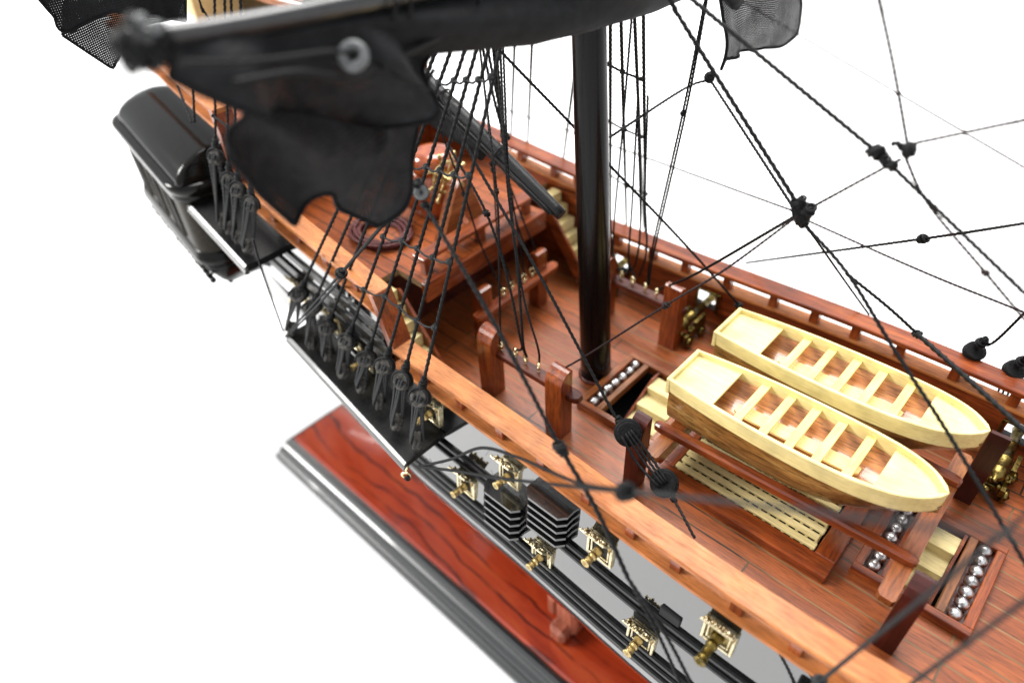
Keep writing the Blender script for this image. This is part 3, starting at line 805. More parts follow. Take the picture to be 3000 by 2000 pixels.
ROPES = {
  'main_stay': (0.068, [(-4.39,0.0,21.83),(1.61,0.0,15.12),(2.37,0.0,14.27),(6.49,0.0,10.32)]),
  'main_stay_low': (0.057, [(6.71,0.0,9.87),(8.3,-0.3,9.06),(10.07,-0.8,7.77),(12.09,-1.5,6.49),(14.12,-2.5,5.32),(15.29,-3.0,4.58),(24.83,-7.08,-1.45)]),
  'upper_stay': (0.062, [(-5.95,0.0,19.41),(1.99,0.0,15.17),(2.59,0.0,14.85),(7.98,0.0,12.28)]),
  'upper_stay_low': (0.057, [(8.41,0.0,12.05),(11.46,0.0,10.31),(12.7,0.0,9.6),(23.11,0.0,3.64)]),
  'block_lift': (0.047, [(2.36,0.0,23.67),(6.87,0.0,15.88),(7.09,0.0,15.5),(7.77,0.1,14.17),(8.52,0.3,12.5)]),
  'block_right_run': (0.047, [(8.59,0.3,12.53),(10.33,2.0,12.98),(10.83,2.5,13.12),(19.15,10.82,15.45)]),
  'between_blocks': (0.047, [(8.5,0.3,12.12),(8.27,0.3,11.89),(6.76,0.3,10.2)]),
  'block_tail': (0.045, [(8.51,0.3,12.27),(9.43,0.1,11.35),(11.13,0.1,10.11),(12.83,0.1,8.88),(22.55,0.1,1.85)]),
  'far_brace': (0.052, [(-15.66,9.0,5.09),(-5.86,8.5,5.35),(3.74,8.0,5.43)]),
  'far_brace_low': (0.05, [(4.04,8.0,5.25),(8.86,8.0,4.77),(12.61,8.5,4.25),(24.39,10.07,2.62)]),
  'bowline_to_far_rack': (0.052, [(6.49,0.2,9.93),(2.79,2.2,5.21),(0.41,3.92,2.4)]),
  'bowline_to_near_rack': (0.043, [(6.64,-0.2,10.13),(5.19,-0.9,8.1),(3.83,-1.6,6.54),(1.68,-2.8,3.98),(0.31,-3.1,2.41)]),
  'sheet_across': (0.052, [(17.35,-0.07,15.38),(11.52,4.0,9.86),(8.66,6.0,7.15),(2.53,7.0,3.0)]),
  'clew_to_block': (0.054, [(0.05,6.4,10.3),(4.77,4.0,8.08),(5.54,3.3,8.0)]),
  'clew_down': (0.045, [(5.62,4.0,7.34),(6.5,6.0,4.8),(7.69,7.3,2.65)]),
  'clew_in': (0.052, [(-0.06,6.4,10.33),(-0.56,5.5,10.12),(-0.94,1.6,9.58)]),
  'fall_a': (0.045, [(1.48,4.2,23.0),(0.65,4.2,14.04),(0.59,4.2,13.39),(0.41,4.0,9.98),(-0.02,3.6,4.2),(-0.24,3.92,2.34)]),
  'fall_b': (0.045, [(1.9,3.54,22.95),(0.71,4.2,14.05),(0.62,4.25,13.38),(0.49,4.05,9.98),(0.06,3.65,4.2),(-0.17,3.92,2.34)]),
  'diagonal_brace': (0.052, [(-3.0,-2.24,13.99),(-3.0,-1.82,13.3),(-1.5,0.41,10.17),(-0.6,1.22,8.79),(1.6,3.06,5.63),(3.4,5.13,2.29)]),
  'diagonal_near': (0.057, [(-5.18,-2.2,11.26),(-3.37,-2.6,9.64),(-0.08,-3.2,6.93),(3.8,-3.9,3.31),(4.08,-3.92,3.26)]),
  'heart_tail': (0.05, [(6.5,-4.35,1.76),(6.82,-4.5,1.7),(7.7,-5.0,1.57)]),
  'faint_far_a': (0.062, [(-13.47,22.0,10.68),(-3.24,22.0,7.33),(9.0,22.0,3.42),(12.26,22.0,2.35)]),
  'clew_sheet': (0.062, [(-0.86,-7.25,11.26),(-2.57,-7.28,9.54),(-5.32,-7.3,6.77)]),
  'clew_sheet_low_a': (0.05, [(-5.32,-7.3,6.77),(-7.98,-7.3,4.14),(-11.71,-7.3,0.45)]),
  'clew_sheet_low_b': (0.05, [(-5.17,-7.3,6.75),(-7.77,-7.32,4.14),(-11.53,-7.33,0.51)]),
  'aft_guy': (0.052, [(-10.64,-7.7,6.18),(-11.28,-7.5,4.2),(-11.71,-7.3,0.75)]),
  'clew_tack': (0.062, [(-0.28,-7.25,11.15),(2.74,-7.9,9.09),(5.13,-8.3,6.72)]),
  'clew_tack_low': (0.068, [(5.24,-8.3,6.61),(6.41,-8.4,5.41),(7.57,-8.5,3.68)]),
  'clew_tack_low_a': (0.052, [(7.57,-8.5,3.68),(8.68,-8.6,2.4),(9.63,-8.7,1.01),(10.24,-8.8,0.26),(17.77,-10.03,-9.0)]),
  'clew_tack_low_b': (0.052, [(7.57,-8.5,3.68),(8.86,-8.6,2.65),(9.9,-8.7,1.44),(10.52,-8.8,0.76),(18.56,-10.1,-8.06)]),
  'channel_bridle_a': (0.05, [(-0.76,-8.75,1.6),(0.93,-8.6,3.19),(2.36,-8.5,4.75),(4.07,-8.7,5.85),(6.39,-9.2,7.28),(8.02,-9.8,9.03)]),
  'channel_bridle_b': (0.05, [(-0.76,-8.75,1.6),(1.29,-8.8,3.12),(3.39,-9.0,4.74),(6.05,-9.4,7.09),(8.02,-9.8,8.97)]),
  'bridle_run': (0.05, [(8.25,-9.8,9.16),(9.51,-9.8,10.09),(11.48,-9.9,11.6),(13.35,-10.0,13.0),(13.73,-10.0,13.26),(23.63,-10.0,20.04)]),
  'cross_front_a': (0.052, [(12.11,-7.6,1.83),(12.32,-7.6,3.39),(12.93,-7.6,7.28),(13.48,-7.4,10.38),(13.68,-7.2,11.26),(16.28,-4.6,22.68)]),
  'cross_front_b': (0.05, [(13.56,-7.6,4.38),(13.69,-7.6,5.51),(14.18,-7.6,9.31),(14.28,-7.6,10.02),(15.95,-7.6,21.9)]),
  'right_stay': (0.052, [(7.6,2.4,7.27),(9.0,2.6,6.54),(10.03,2.8,5.87)]),
  'right_stay_low': (0.078, [(10.06,2.6,6.01),(11.93,1.5,5.96),(13.44,0.5,5.97),(14.35,0.0,5.9),(24.84,-5.77,5.09)]),
  'far_shroud_a': (0.052, [(11.38,6.9,3.49),(11.74,6.9,3.75),(12.12,6.3,5.61),(12.4,5.8,7.06),(14.56,1.95,18.22)]),
  'far_shroud_b': (0.052, [(12.68,6.9,3.38),(12.97,6.4,5.32),(14.69,3.44,16.82)]),
  'topping_lift_a': (0.057, [(-6.81,0.2,21.9),(-5.63,0.2,12.98),(-5.54,0.2,12.3),(-4.95,0.1,10.34),(-4.46,0.0,9.22)]),
  'topping_lift_b': (0.057, [(-7.14,0.2,21.85),(-5.43,0.2,13.01),(-5.3,0.2,12.34),(-4.77,0.1,10.38),(-4.36,0.0,9.25)]),
  'fall_aft_1': (0.043, [(-3.98,-1.36,21.87),(-5.05,0.2,13.07),(-5.6,1.0,8.55),(-5.65,1.3,6.51),(-4.87,2.22,2.4)]),
  'fall_aft_2': (0.043, [(-4.12,-1.16,21.94),(-4.97,0.2,13.08),(-5.47,1.0,7.88),(-5.43,1.2,5.53),(-4.81,1.64,2.33)]),
  'fall_aft_3': (0.043, [(-3.95,-0.42,22.15),(-4.52,0.1,13.18),(-4.85,0.4,8.01),(-4.96,0.8,5.88),(-4.73,1.03,2.33)]),
  'fall_aft_4': (0.043, [(-5.53,0.1,12.24),(-5.38,0.2,7.5),(-5.35,0.2,4.39),(-4.79,0.31,2.33)]),
  'fall_aft_5': (0.043, [(-6.48,-1.3,9.4),(-5.85,-1.0,6.82),(-5.56,-0.6,4.37),(-4.81,-0.28,2.3)]),
  'fall_near_1': (0.043, [(-9.83,3.64,19.0),(-5.12,-0.3,12.42),(-2.49,-2.5,8.75),(-2.1,-3.0,6.15),(-2.22,-3.1,2.52)]),
  'fall_near_2': (0.043, [(-7.69,3.31,20.26),(-4.15,-0.3,12.81),(-2.48,-2.0,9.3),(-1.34,-2.9,6.71),(-0.7,-3.45,3.74),(-1.38,-3.1,2.68)]),
  'fall_near_3': (0.05, [(-8.17,3.17,20.04),(-4.33,-0.3,12.67),(-2.45,-2.0,9.06),(-1.18,-3.0,6.27),(-0.66,-3.45,3.76),(-0.84,-3.1,2.65)]),
  'fall_near_4': (0.043, [(-7.22,3.06,20.43),(-4.0,-0.3,12.73),(-2.37,-2.0,8.83),(-0.92,-3.1,5.72),(0.07,-3.48,3.95),(-0.21,-3.1,2.78)]),
  'fall_near_5': (0.05, [(-4.87,-2.4,9.73),(-2.75,-2.8,7.95),(-1.57,-3.1,5.71),(-0.81,-3.4,3.64),(-0.84,-3.1,2.65)]),
  'fall_far_1': (0.047, [(-1.52,3.6,21.8),(-1.72,3.6,12.8),(-1.81,3.6,8.66),(-2.13,3.9,4.85),(-2.06,3.92,2.64),(-1.46,3.92,2.45)]),
  'fall_far_2': (0.047, [(-1.37,3.8,10.5),(-1.12,3.6,5.99),(-1.28,3.92,3.15),(-0.88,3.92,2.41)]),
  'fall_far_3': (0.047, [(-1.36,3.8,10.01),(-0.73,3.7,5.31),(-0.91,3.9,3.15),(-1.22,3.92,2.61)]),
  'fall_far_4': (0.047, [(-0.95,3.8,10.35),(-0.64,3.7,6.72),(-0.26,3.6,4.26),(-0.7,3.92,2.56)]),
  'fall_far_5': (0.043, [(-1.06,1.5,13.41),(-2.0,3.2,7.64),(-1.89,3.4,4.19),(-2.05,3.92,2.55)]),
  'port_shroud_0': (0.062, [(1.5,-2.55,21.24),(-0.92,1.3,13.48),(-4.25,6.6,2.8),(-4.75,7.4,1.2)]),
  'port_shroud_1': (0.062, [(1.68,-2.78,21.3),(-0.53,1.3,13.59),(-3.4,6.6,3.57),(-4.08,7.86,1.2)]),
  'port_shroud_2': (0.062, [(2.25,-3.31,21.14),(-0.05,1.3,13.76),(-2.69,6.6,5.28),(-3.95,9.15,1.2)]),
  'port_shroud_3': (0.062, [(2.15,-2.61,21.74),(0.26,1.3,13.86),(-2.3,6.6,3.17),(-2.78,7.58,1.2)]),
  'port_shroud_4': (0.062, [(-3.0,-0.13,18.41),(-7.08,3.5,11.26),(-10.56,6.6,5.16),(-12.81,8.61,1.2)]),
  'port_shroud_5': (0.062, [(-2.2,-0.3,18.59),(-6.16,3.5,11.46),(-9.39,6.6,5.65),(-11.86,8.98,1.2)]),
  'port_shroud_6': (0.062, [(0.02,-0.64,17.65),(-4.03,3.5,10.76),(-7.06,6.6,5.61),(-9.65,9.26,1.2)]),
  'port_ratline_a': (0.043, [(-1.67,2.3,11.73),(-1.24,2.6,11.46),(-0.89,3.2,11.13)]),
  'port_ratline_b': (0.043, [(-3.11,4.5,8.61),(-2.39,4.6,8.41),(-1.78,4.9,8.19)]),
  'port_ratline_c': (0.043, [(-4.01,6.0,5.43),(-3.13,6.1,5.09),(-2.15,6.2,5.0)]),
  'miz_0': (0.052, [(-15.51,-6.6,10.64),(-14.36,-7.0,9.57)]),
  'miz_1': (0.052, [(-14.13,-6.6,10.82),(-14.1,-7.0,9.64)]),
  'miz_2': (0.052, [(-12.44,-6.6,10.51),(-13.34,-7.0,8.33)]),
  'miz_3': (0.052, [(-11.73,-6.6,10.56),(-12.63,-7.0,8.11)]),
  'miz_4': (0.052, [(-11.17,-6.6,10.64),(-12.15,-7.0,7.98)]),
  'miz_rat': (0.043, [(-12.9,-6.7,10.11),(-11.82,-6.75,10.0),(-11.31,-6.75,9.96)]),
  'stern_fall': (0.045, [(-14.0,-5.52,23.09),(-14.0,-5.39,14.09),(-14.0,-5.38,13.41),(-14.0,-5.16,12.72)]),
}
SAIL_UPPER = {'top': [(0.35, -12.3, 16.74), (0.35, -11.0, 16.57), (0.35, -9.07, 16.19), (0.35, -6.37, 15.35)], 'bot': [(0.35, -12.62, 16.14), (0.35, -12.2, 15.75), (0.35, -11.46, 15.2), (0.35, -9.93, 14.36), (0.35, -8.67, 13.28)], 'left': [(0.35, -12.3, 16.74), (0.35, -12.62, 16.14)], 'right': [(0.35, -6.37, 15.35), (0.35, -6.55, 14.92), (0.35, -7.14, 14.24), (0.35, -7.81, 13.66), (0.35, -8.67, 13.28)]}
SAIL_LOWER = {'top': [(-0.35, -11.1, 15.03), (-0.35, -9.82, 14.38), (-0.35, -8.32, 13.58), (-0.35, -6.3, 14.28)], 'bot': [(-0.35, -11.78, 14.19), (-0.35, -11.35, 13.16), (-0.35, -10.72, 12.1), (-0.35, -9.83, 12.37), (-0.35, -9.53, 12.34), (-0.35, -9.39, 11.79), (-0.35, -8.73, 11.2)], 'left': [(-0.35, -11.1, 15.03), (-0.35, -11.27, 14.74), (-0.35, -11.78, 14.19)], 'right': [(-0.35, -6.3, 14.28), (-0.35, -6.95, 13.17), (-0.35, -7.66, 12.33), (-0.35, -8.73, 11.2)]}
SAIL_PORT = {'top': [(0.3, 5.43, 13.95), (0.3, 8.51, 13.33), (0.3, 12.28, 12.57)], 'bot': [(0.3, 6.0, 10.95), (0.3, 6.37, 11.12), (0.3, 8.02, 10.82), (0.3, 9.69, 10.66), (0.3, 11.29, 10.27), (0.3, 12.53, 10.22), (0.3, 13.28, 10.31)], 'left': [(0.3, 5.43, 13.95), (0.3, 5.61, 12.74), (0.3, 6.0, 10.95)], 'right': [(0.3, 12.28, 12.57), (0.3, 12.55, 11.76), (0.3, 13.44, 10.62), (0.3, 13.28, 10.31)]}
SAIL_MIZZEN_A = {'top': [(-14.6, -9.94, 15.54), (-14.6, -7.32, 15.05), (-14.6, -5.12, 14.63)], 'bot': [(-14.6, -10.15, 14.7), (-14.6, -9.88, 13.97), (-14.6, -9.94, 13.56), (-14.6, -9.65, 13.46), (-14.6, -8.19, 13.84), (-14.6, -5.78, 12.88)], 'left': [(-14.6, -9.94, 15.54), (-14.6, -10.15, 14.7)], 'right': [(-14.6, -5.12, 14.63), (-14.6, -5.78, 12.88)]}
SAIL_MIZZEN_B = {'top': [(-15.2, -9.23, 14.31), (-15.2, -7.44, 14.14), (-15.2, -5.35, 13.58)], 'bot': [(-15.2, -9.83, 13.37), (-15.2, -9.28, 12.66), (-15.2, -8.67, 11.89), (-15.2, -8.23, 12.2), (-15.2, -7.81, 12.98), (-15.2, -5.98, 13.01)], 'left': [(-15.2, -9.23, 14.31), (-15.2, -9.83, 13.37)], 'right': [(-15.2, -5.35, 13.58), (-15.2, -5.98, 13.01)]}

# ---------------------------------------------------------------- masts and spars
t = thing('main_mast', (0.05, 0.1, 0), 'thick glossy black mast standing on the deck between the pin racks', 'mast')
b_ = MB(); b_.tube([(0.05, .1, 0), (-.33, .05, 7), (-.75, 0, 14), (-1.2, 0, 22), (-1.6, 0, 30)], [.63, .58, .51, .44, .36], 28, 1.0); b_.build('pole', 'mast_paint', t)
b_ = MB(); b_.lathe([(.66, 0.003), (.72, .03), (.72, .09), (.66, .13)], 28, Matrix.Translation((0.05, .1, 0))); b_.build('mast_coat', 'maroon_wood_x', t)
t = thing('boom', (-1.83, 0, 6.8), 'black boom with a furled black sail laced along it, pointing down over the quarterdeck', 'boom')
A0, A1 = Vector((-1.75, 0, 6.96)), Vector((-17, 0, 14.6))
ax = (A1 - A0).normalized(); side = ax.cross(Vector((0, 0, 1))).normalized(); upv = side.cross(ax)
b_ = MB(); b_.tube([A0, A0 + ax * 2, A0 + ax * 8, A1], [.225, .285, .33, .36], 20, .5); b_.build('spar', 'spar_paint', t)
b_ = MB(); b_.tube([A0 + upv * -.24 - side * .17 + ax * .35, A0 + upv * -.30 - side * .2 + ax * 4, A0 - upv * .35 - side * .22 + ax * 9, A1 - upv * .35 - side * .22], .05, 8, .4)
b_.tube([A0 + upv * -.02 - side * .27 + ax * .2, A0 - side * .33 + ax * 4, A0 - side * .37 + ax * 9, A1 - side * .39], .045, 8, .4); b_.build('lacing_batten', 'spar_paint', t)
b_ = MB(); secs = []
for k in range(26):
    q = k / 25; l = 3.9 + 11 * q; dr = 0.5 + 1.25 * min(1, q * 2.2); ring = []
    for h in range(14):
        a = 2 * math.pi * h / 14
        w = (.2 + .12 * math.sin(k * 1.3 + h)) * (1 + .4 * q)
        p = A0 + ax * l - upv * (.3 + dr * (0.5 - 0.5 * math.cos(a))) + side * (w * math.sin(a) - .1)
        ring.append(tuple(p))
    secs.append(ring)
b_.loft(secs, True, True, True); b_.build('furled_sail', 'sail_cloth_thick', t)
for l in (3.35, 6.6, 9.3):
    b_ = MB()
    ring = [A0 + ax * l + (upv * math.cos(a) + side * math.sin(a)) * .36 for a in [2 * math.pi * k / 16 for k in range(17)]]
    b_.tube(ring, .04, 6, .1); b_.knot(A0 + ax * l + upv * -.42 - side * .22, .1, ax); b_.build('lashing', 'black_cord', t)

t = thing('main_yard', (0.25, -12.9, 16.8), 'thick black yard out of focus across the top left, its end wrapped in cord', 'yard')
b_ = MB(); b_.tube([(.3, -12.95, 16.80), (.3, -11, 16.55), (.3, -6, 16.18), (.3, 0, 15.98), (.3, 6, 15.9), (.3, 12.95, 15.9)], [.17, .22, .27, .3, .27, .17], 16, .6); b_.build('spar', 'yard_paint', t)
b_ = MB(); b_.ball((.55, -12.74, 17.08), .10, 12); b_.ball((.55, -12.57, 16.93), .11, 12); b_.build('bead', 'grey_ring', t)
b_ = MB()
for k, (p, r) in enumerate([((.3, -12.9, 16.6), .30), ((.35, -12.62, 16.52), .26), ((.3, -13.05, 16.78), .22), ((.2, -12.75, 16.95), .2), ((.35, -12.45, 16.75), .22)]): b_.knot(p, r * .8, (0, 1, .2), 3)
b_.build('yardarm_lashing', 'black_cord', t)
for y in (-8, -7.6, -5.6):
    b_ = MB()
    z = float(np.interp(y, [-12.95, -6], [16.8, 16.18])) - .05
    b_.tube([Vector((.3 + .36 * math.cos(a), y + .04 * math.sin(2 * a), z - .1 + .42 * math.sin(a))) for a in [2 * math.pi * k / 14 for k in range(15)]], .04, 6, .12)
    b_.build('gasket', 'black_cord', t)

# ---------------------------------------------------------------- sails
def coons(top, bot, left, right, nu=44, nv=26):
    def res(L, n):
        P = [np.array(p, float) for p in L]; d = np.concatenate([[0], np.cumsum([np.linalg.norm(P[i + 1] - P[i]) for i in range(len(P) - 1)])])
        t_ = np.linspace(0, d[-1], n); P = np.array(P)
        return np.stack([np.interp(t_, d, P[:, k]) for k in range(3)], 1)
    T, B = res(top, nu), res(bot, nu); L, R = res(left, nv), res(right, nv)
    out = np.zeros((nv, nu, 3))
    for j in range(nv):
        v = j / (nv - 1)
        for i in range(nu):
            u = i / (nu - 1)
            out[j, i] = (1 - v) * T[i] + v * B[i] + (1 - u) * L[j] + u * R[j] - ((1 - u) * (1 - v) * T[0] + u * (1 - v) * T[-1] + (1 - u) * v * B[0] + u * v * B[-1])
    return out
def sail_part(name, bd, parent, disp, mat='sail_cloth', hem=True, freq=(.55, .35), seed=0, hemr=.05):
    G = coons(bd['top'], bd['bot'], bd['left'], bd['right'])
    nv, nu = G.shape[:2]
    for j in range(nv):
        for i in range(nu):
            p = G[j, i]; q = Vector((p[1] * freq[0] + seed, p[2] * freq[1], seed * 1.7))
            fold = math.sin(p[1] * 1.5 + .8 * p[2] + seed + 2 * mnoise.noise(q))
            p[0] += disp * (0.6 * fold + 1.0 * mnoise.noise(q * 1.3)) * min(1, 3 * j / nv + .15)
    b = MB()
    b.add([tuple(p) for row in G for p in row], [(j * nu + i, j * nu + i + 1, (j + 1) * nu + i + 1, (j + 1) * nu + i) for j in range(nv - 1) for i in range(nu - 1)], True)
    b.uv = [(p[1] + .35 * p[0], p[2] + .2 * p[0]) for row in G for p in row]
    o = b.build(name, mat, parent)
    if hem:
        h = MB(); h.tube([G[nv - 1, i] for i in range(0, nu, 2)] + [G[nv - 1, nu - 1]], hemr, 6, .3)
        h.tube([G[j, 0] for j in range(0, nv, 2)] + [G[nv - 1, 0]], hemr, 6, .3); h.tube([G[j, nu - 1] for j in range(0, nv, 2)] + [G[nv - 1, nu - 1]], hemr, 6, .3)
        h.build('hem', 'sail_hem', o)
    return G
t = thing('main_course', (0, 0, 14), 'black cloth mainsail furled under the yard, its near corner hanging as a blurred flap', 'sail')
sail_part('near_flap', SAIL_UPPER, t, .95, 'sail_cloth_near', True, seed=1.3, hemr=.06)
sail_part('near_flap', SAIL_LOWER, t, .8, 'sail_cloth_near', True, seed=4.1, hemr=.06)
sail_part('far_corner', SAIL_PORT, t, .45, 'sail_cloth', True, seed=8.2, hemr=.06)
b_ = MB(); secs = []
for k in range(60):
    q = k / 59; y = -12.4 + 19.5 * q
    zt = float(np.interp(y, [-12.4, -6, 0, 7], [16.5, 15.95, 15.75, 15.6])); zb = float(np.interp(y, [-12.4, -9, -7.2, -6.2, -3.5, -1, 2, 4.2, 6, 7.1], [15.9, 15.35, 14.95, 14.75, 14.2, 13.98, 13.72, 13.75, 13.3, 12.6]))
    dp = float(np.interp(y, [-12.4, -6, 0, 7], [.25, .55, .75, .6])); ring = []
    for h in range(22):
        a = 2 * math.pi * h / 22
        w = 1 + .25 * math.sin(3 * a + y * .9) + .22 * mnoise.noise(Vector((y * .7, math.cos(a) * 1.5, math.sin(a) * 1.5)))
        ring.append((.15 + dp * w * math.cos(a), y, (zt + zb) / 2 + (zt - zb) / 2 * math.sin(a) * (1 if math.sin(a) < 0 else .9 + .1 * w)))
    secs.append(ring)
b_.loft(secs, True, True, True); b_.build('furled_bunt', 'sail_cloth_thick', t)
b_ = MB(); b_.tube([(1.0, -11.9, 15.95), (.95, -10.6, 15.75), (.9, -9.6, 15.35), (.75, -8.8, 15.2), (.6, -7.4, 15.3), (.5, -6.3, 15.35)], .07, 8, .2); b_.tube([(1.05, -12.6, 16.5), (1.1, -11.4, 16.2), (1.1, -9.9, 15.95), (1.0, -9.42, 15.75)], .045, 8, .2)
b_.tube([(1.0, -9.38, 15.7), (.9, -8.6, 15.1), (.8, -7.4, 14.4), (.6, -6.4, 13.7)], .03, 8, .2)
b_.build('bolt_rope', 'black_cord', t)
t = thing('crossjack_sail', (-14.8, -8, 12), 'black gauzy sail corner hanging in the upper left corner over white', 'sail')
sail_part('upper_fold', SAIL_MIZZEN_A, t, .3, 'sail_cloth_thick', True, seed=2.2, hemr=.05)
sail_part('lower_fold', SAIL_MIZZEN_B, t, .25, 'sail_cloth', True, seed=6.6, hemr=.05)

# ---------------------------------------------------------------- pin racks
def eyebolt_parts(parent):
    b = MB(); n = 20
    b.tube([(0, .135 * math.cos(a), .255 + .135 * math.sin(a)) for a in [2 * math.pi * k / n for k in range(n + 1)]], .042, 8, .04)
    b.build('ring', 'eye_brass', parent, (0, 0, 0))
    b = MB(); b.lathe([(.05, -.02), (.05, .02), (.034, .04), (.04, .13)], 10); b.build('shank', 'eye_brass', parent, (0, 0, 0))
def rack_post(b, x0, x1, y0, y1, h, out, axis):
    """post with one rounded shoulder on the side 'out'"""
    if axis == 1:
        lo, hi = (y0, y1) if out < 0 else (-y1, -y0)
        d = (hi - lo)
        poly = [(lo, .004), (lo, h - .62)] + [(lo + d * .78 * (1 - math.cos(a)), h - .62 + .62 * math.sin(a)) for a in [math.pi / 2 * k / 6 for k in range(1, 7)]] + [(hi, h - .03), (hi, .004)]
        b.prism([(p[0] if out < 0 else -p[0], p[1]) for p in poly], 0, x0, x1)
    else:
        d = x1 - x0
        poly = [(x0, .004), (x0, h - .5)] + [(x0 + d * .8 * (1 - math.cos(a)), h - .5 + .5 * math.sin(a)) for a in [math.pi / 2 * k / 6 for k in range(1, 7)]] + [(x1, h - .05), (x1, .004)]
        b.prism(poly, 1, y0, y1)
eye0 = None
def eyes(points, rotz, where):
    global eye0
    for k, p in enumerate(points):
        lab = '%s of five brass eye bolts on the %s' % (ORD[k], where)
        if eye0 is None:
            eye0 = thing('eye_bolt', p, lab, 'eye bolt', 'brass eye bolts on the pin racks'); eyebolt_parts(eye0)
        else: dup(eye0, p, lab)
        e = [o for o in bpy.data.objects if o.get('label') == lab][0]; e.rotation_euler = (0, random.uniform(-.1, .1), rotz + random.uniform(-.35, .35))
for sd, lab, xs_, py, ry, rz in ((-1, 'mahogany pin rack on the near side of the mast, two round shouldered posts', (-3.0, .5), (2.98, 3.62), 3.1, 2.24), (1, 'mahogany pin rack behind the mast beside the far bulwark', (-2.6, .92), (3.34, 3.94), 3.82, 2.02)):
    t = thing('pin_rack', (-.6, sd * 3.5, 0), lab, 'pin rack', 'pin racks round the mast')
    for x in xs_:
        b_ = MB(); ya, yb = sorted((sd * py[0], sd * py[1])); rack_post(b_, x, x + .76, ya, yb, 3.2, sd, 1); b_.build('post', 'mahogany_z', t)
    b_ = MB(); secs = []
    for x, q in ((-3.1, .55), (-3.0, .9), (-2.8, 1), (1.45, 1), (1.62, .9), (1.74, .55)):
        hw = .25 * q; secs.append([(x, sd * ry + y, rz + z) for y, z in ((-hw, -.26), (-hw, -.04), (-hw * .85, 0), (hw * .85, 0), (hw, -.04), (hw, -.26))])
    b_.loft(secs, False, True, True); b_.build('rail', 'maroon_wood_x', t)
eyes([(-2.17, -3.09, 2.24), (-1.49, -3.06, 2.24), (-.96, -3.04, 2.24), (-.28, -3.08, 2.24), (.33, -3.13, 2.24)], 1.2, 'near pin rack, counted from the stern')
eyes([(-2.3, 3.9, 2.02), (-1.58, 3.9, 2.02), (-.95, 3.88, 2.02), (-.25, 3.82, 2.02), (.32, 3.8, 2.02)], 1.2, 'far pin rack, counted from the stern')
t = thing('pin_rack', (-4.95, .4, 0), 'low mahogany pin rack across the deck behind the mast', 'pin rack', 'pin racks round the mast')
for y in (-1.62, 1.92):
    b_ = MB(); rack_post(b_, -5.35, -4.72, y, y + .62, 2.95, 1, 0); b_.build('post', 'mahogany_z', t)
b_ = MB(); secs = []
for y, q in ((-2.1, .5), (-2.0, .85), (-1.8, 1), (2.8, 1), (3.0, .85), (3.1, .5)):
    hw = .26 * q; secs.append([(-4.68 + x, y, z) for x, z in ((-hw, 1.72), (-hw, 1.94), (-hw * .85, 1.98), (hw * .85, 1.98), (hw, 1.94), (hw, 1.72))])
b_.loft(secs, False, True, True); b_.build('rail', 'mahogany_y', t)
eyes([(-4.82, 2.2, 1.98), (-4.78, 1.62, 1.98), (-4.73, 1.03, 1.98), (-4.78, .31, 1.98), (-4.74, -.28, 1.98)], -.3, 'rack across the deck, counted from far end')

# ---------------------------------------------------------------- quarterdeck fittings
t = thing('helm', (-7.6, 0, 4.0), 'brass ship wheel on an orange wooden trestle at the quarterdeck rail', 'wheel')
b_ = MB(); b_.prism([(-1.45, 4.004), (-.28, 6.35), (-.1, 6.55), (.3, 6.55), (.48, 6.3), (1.35, 4.004), (.75, 4.004), (.1, 5.35), (-.75, 4.004)], 0, -7.65, -7.1); b_.build('trestle', 'orange_wood_y', t)
b_ = MB(); WC = Vector((-8.05, 0, 6.42))
b_.tube([WC + Vector((0, .66 * math.cos(a), .66 * math.sin(a))) for a in [2 * math.pi * k / 24 for k in range(25)]], .075, 8, .1); b_.build('rim', 'brass', t)
for k in range(8):
    a = 2 * math.pi * k / 8 + .2; d = Vector((0, math.cos(a), math.sin(a)))
    M_ = Matrix.Translation(WC) @ d.to_track_quat('Z', 'Y').to_matrix().to_4x4()
    b_ = MB(); b_.lathe([(.05, .1), (.055, .6), (.05, .72), (.085, .78), (.05, .84), (.07, .95), (.1, 1.06), (.07, 1.13), (.02, 1.15)], 10, M_); b_.build('spoke', 'brass', t)
b_ = MB(); b_.lathe([(.16, -.1), (.2, 0), (.12, .6), (.12, 1.0)], 14, Matrix.Translation(WC) @ Matrix.Rotation(math.pi / 2, 4, 'Y')); b_.build('hub', 'brass', t)
t = thing('steering_drum', (-9.75, .75, 4.0), 'glossy orange lacquered drum shaped cabinet behind the brass wheel', 'cabinet')
b_ = MB(); b_.lathe([(1.05, 4.004), (1.25, 4.4), (1.3, 5.2), (1.22, 5.75), (.98, 5.95), (.92, 6.02), (1.0, 6.12), (1.02, 6.45), (.95, 6.7), (.78, 6.86), (.55, 6.9)], 32, Matrix.Translation((-9.75, .75, 0))); b_.build('body', 'binnacle_wood', t)
b_ = MB(); b_.ball((-9.9, -.35, 5.35), .85, 24, (.9, .8, 1.1)); b_.build('side_lobe', 'binnacle_wood', t)
t = thing('rope_coil', (-9.95, -2.4, 4.0), 'dark red coil of rope lying on the quarterdeck', 'rope coil')
b_ = MB()
for k in range(9):
    r0 = 1.0 + .13 * (k % 4) + random.uniform(-.05, .05); z = 4.08 + .11 * (k // 3); ph = random.random() * 6; ex = random.uniform(-.08, .08); ey = random.uniform(-.08, .08)
    b_.rope([(-9.95 + ex + (r0 + .05 * math.sin(2 * a + ph)) * 1.05 * math.cos(a), -2.4 + ey + (r0 + .05 * math.cos(3 * a + ph)) * math.sin(a) * .86, z + .04 * math.sin(2 * a + ph)) for a in [2 * math.pi * q / 20 + ph for q in range(21)]], .075, 3)
b_.build('rope', 'hemp_red', t)
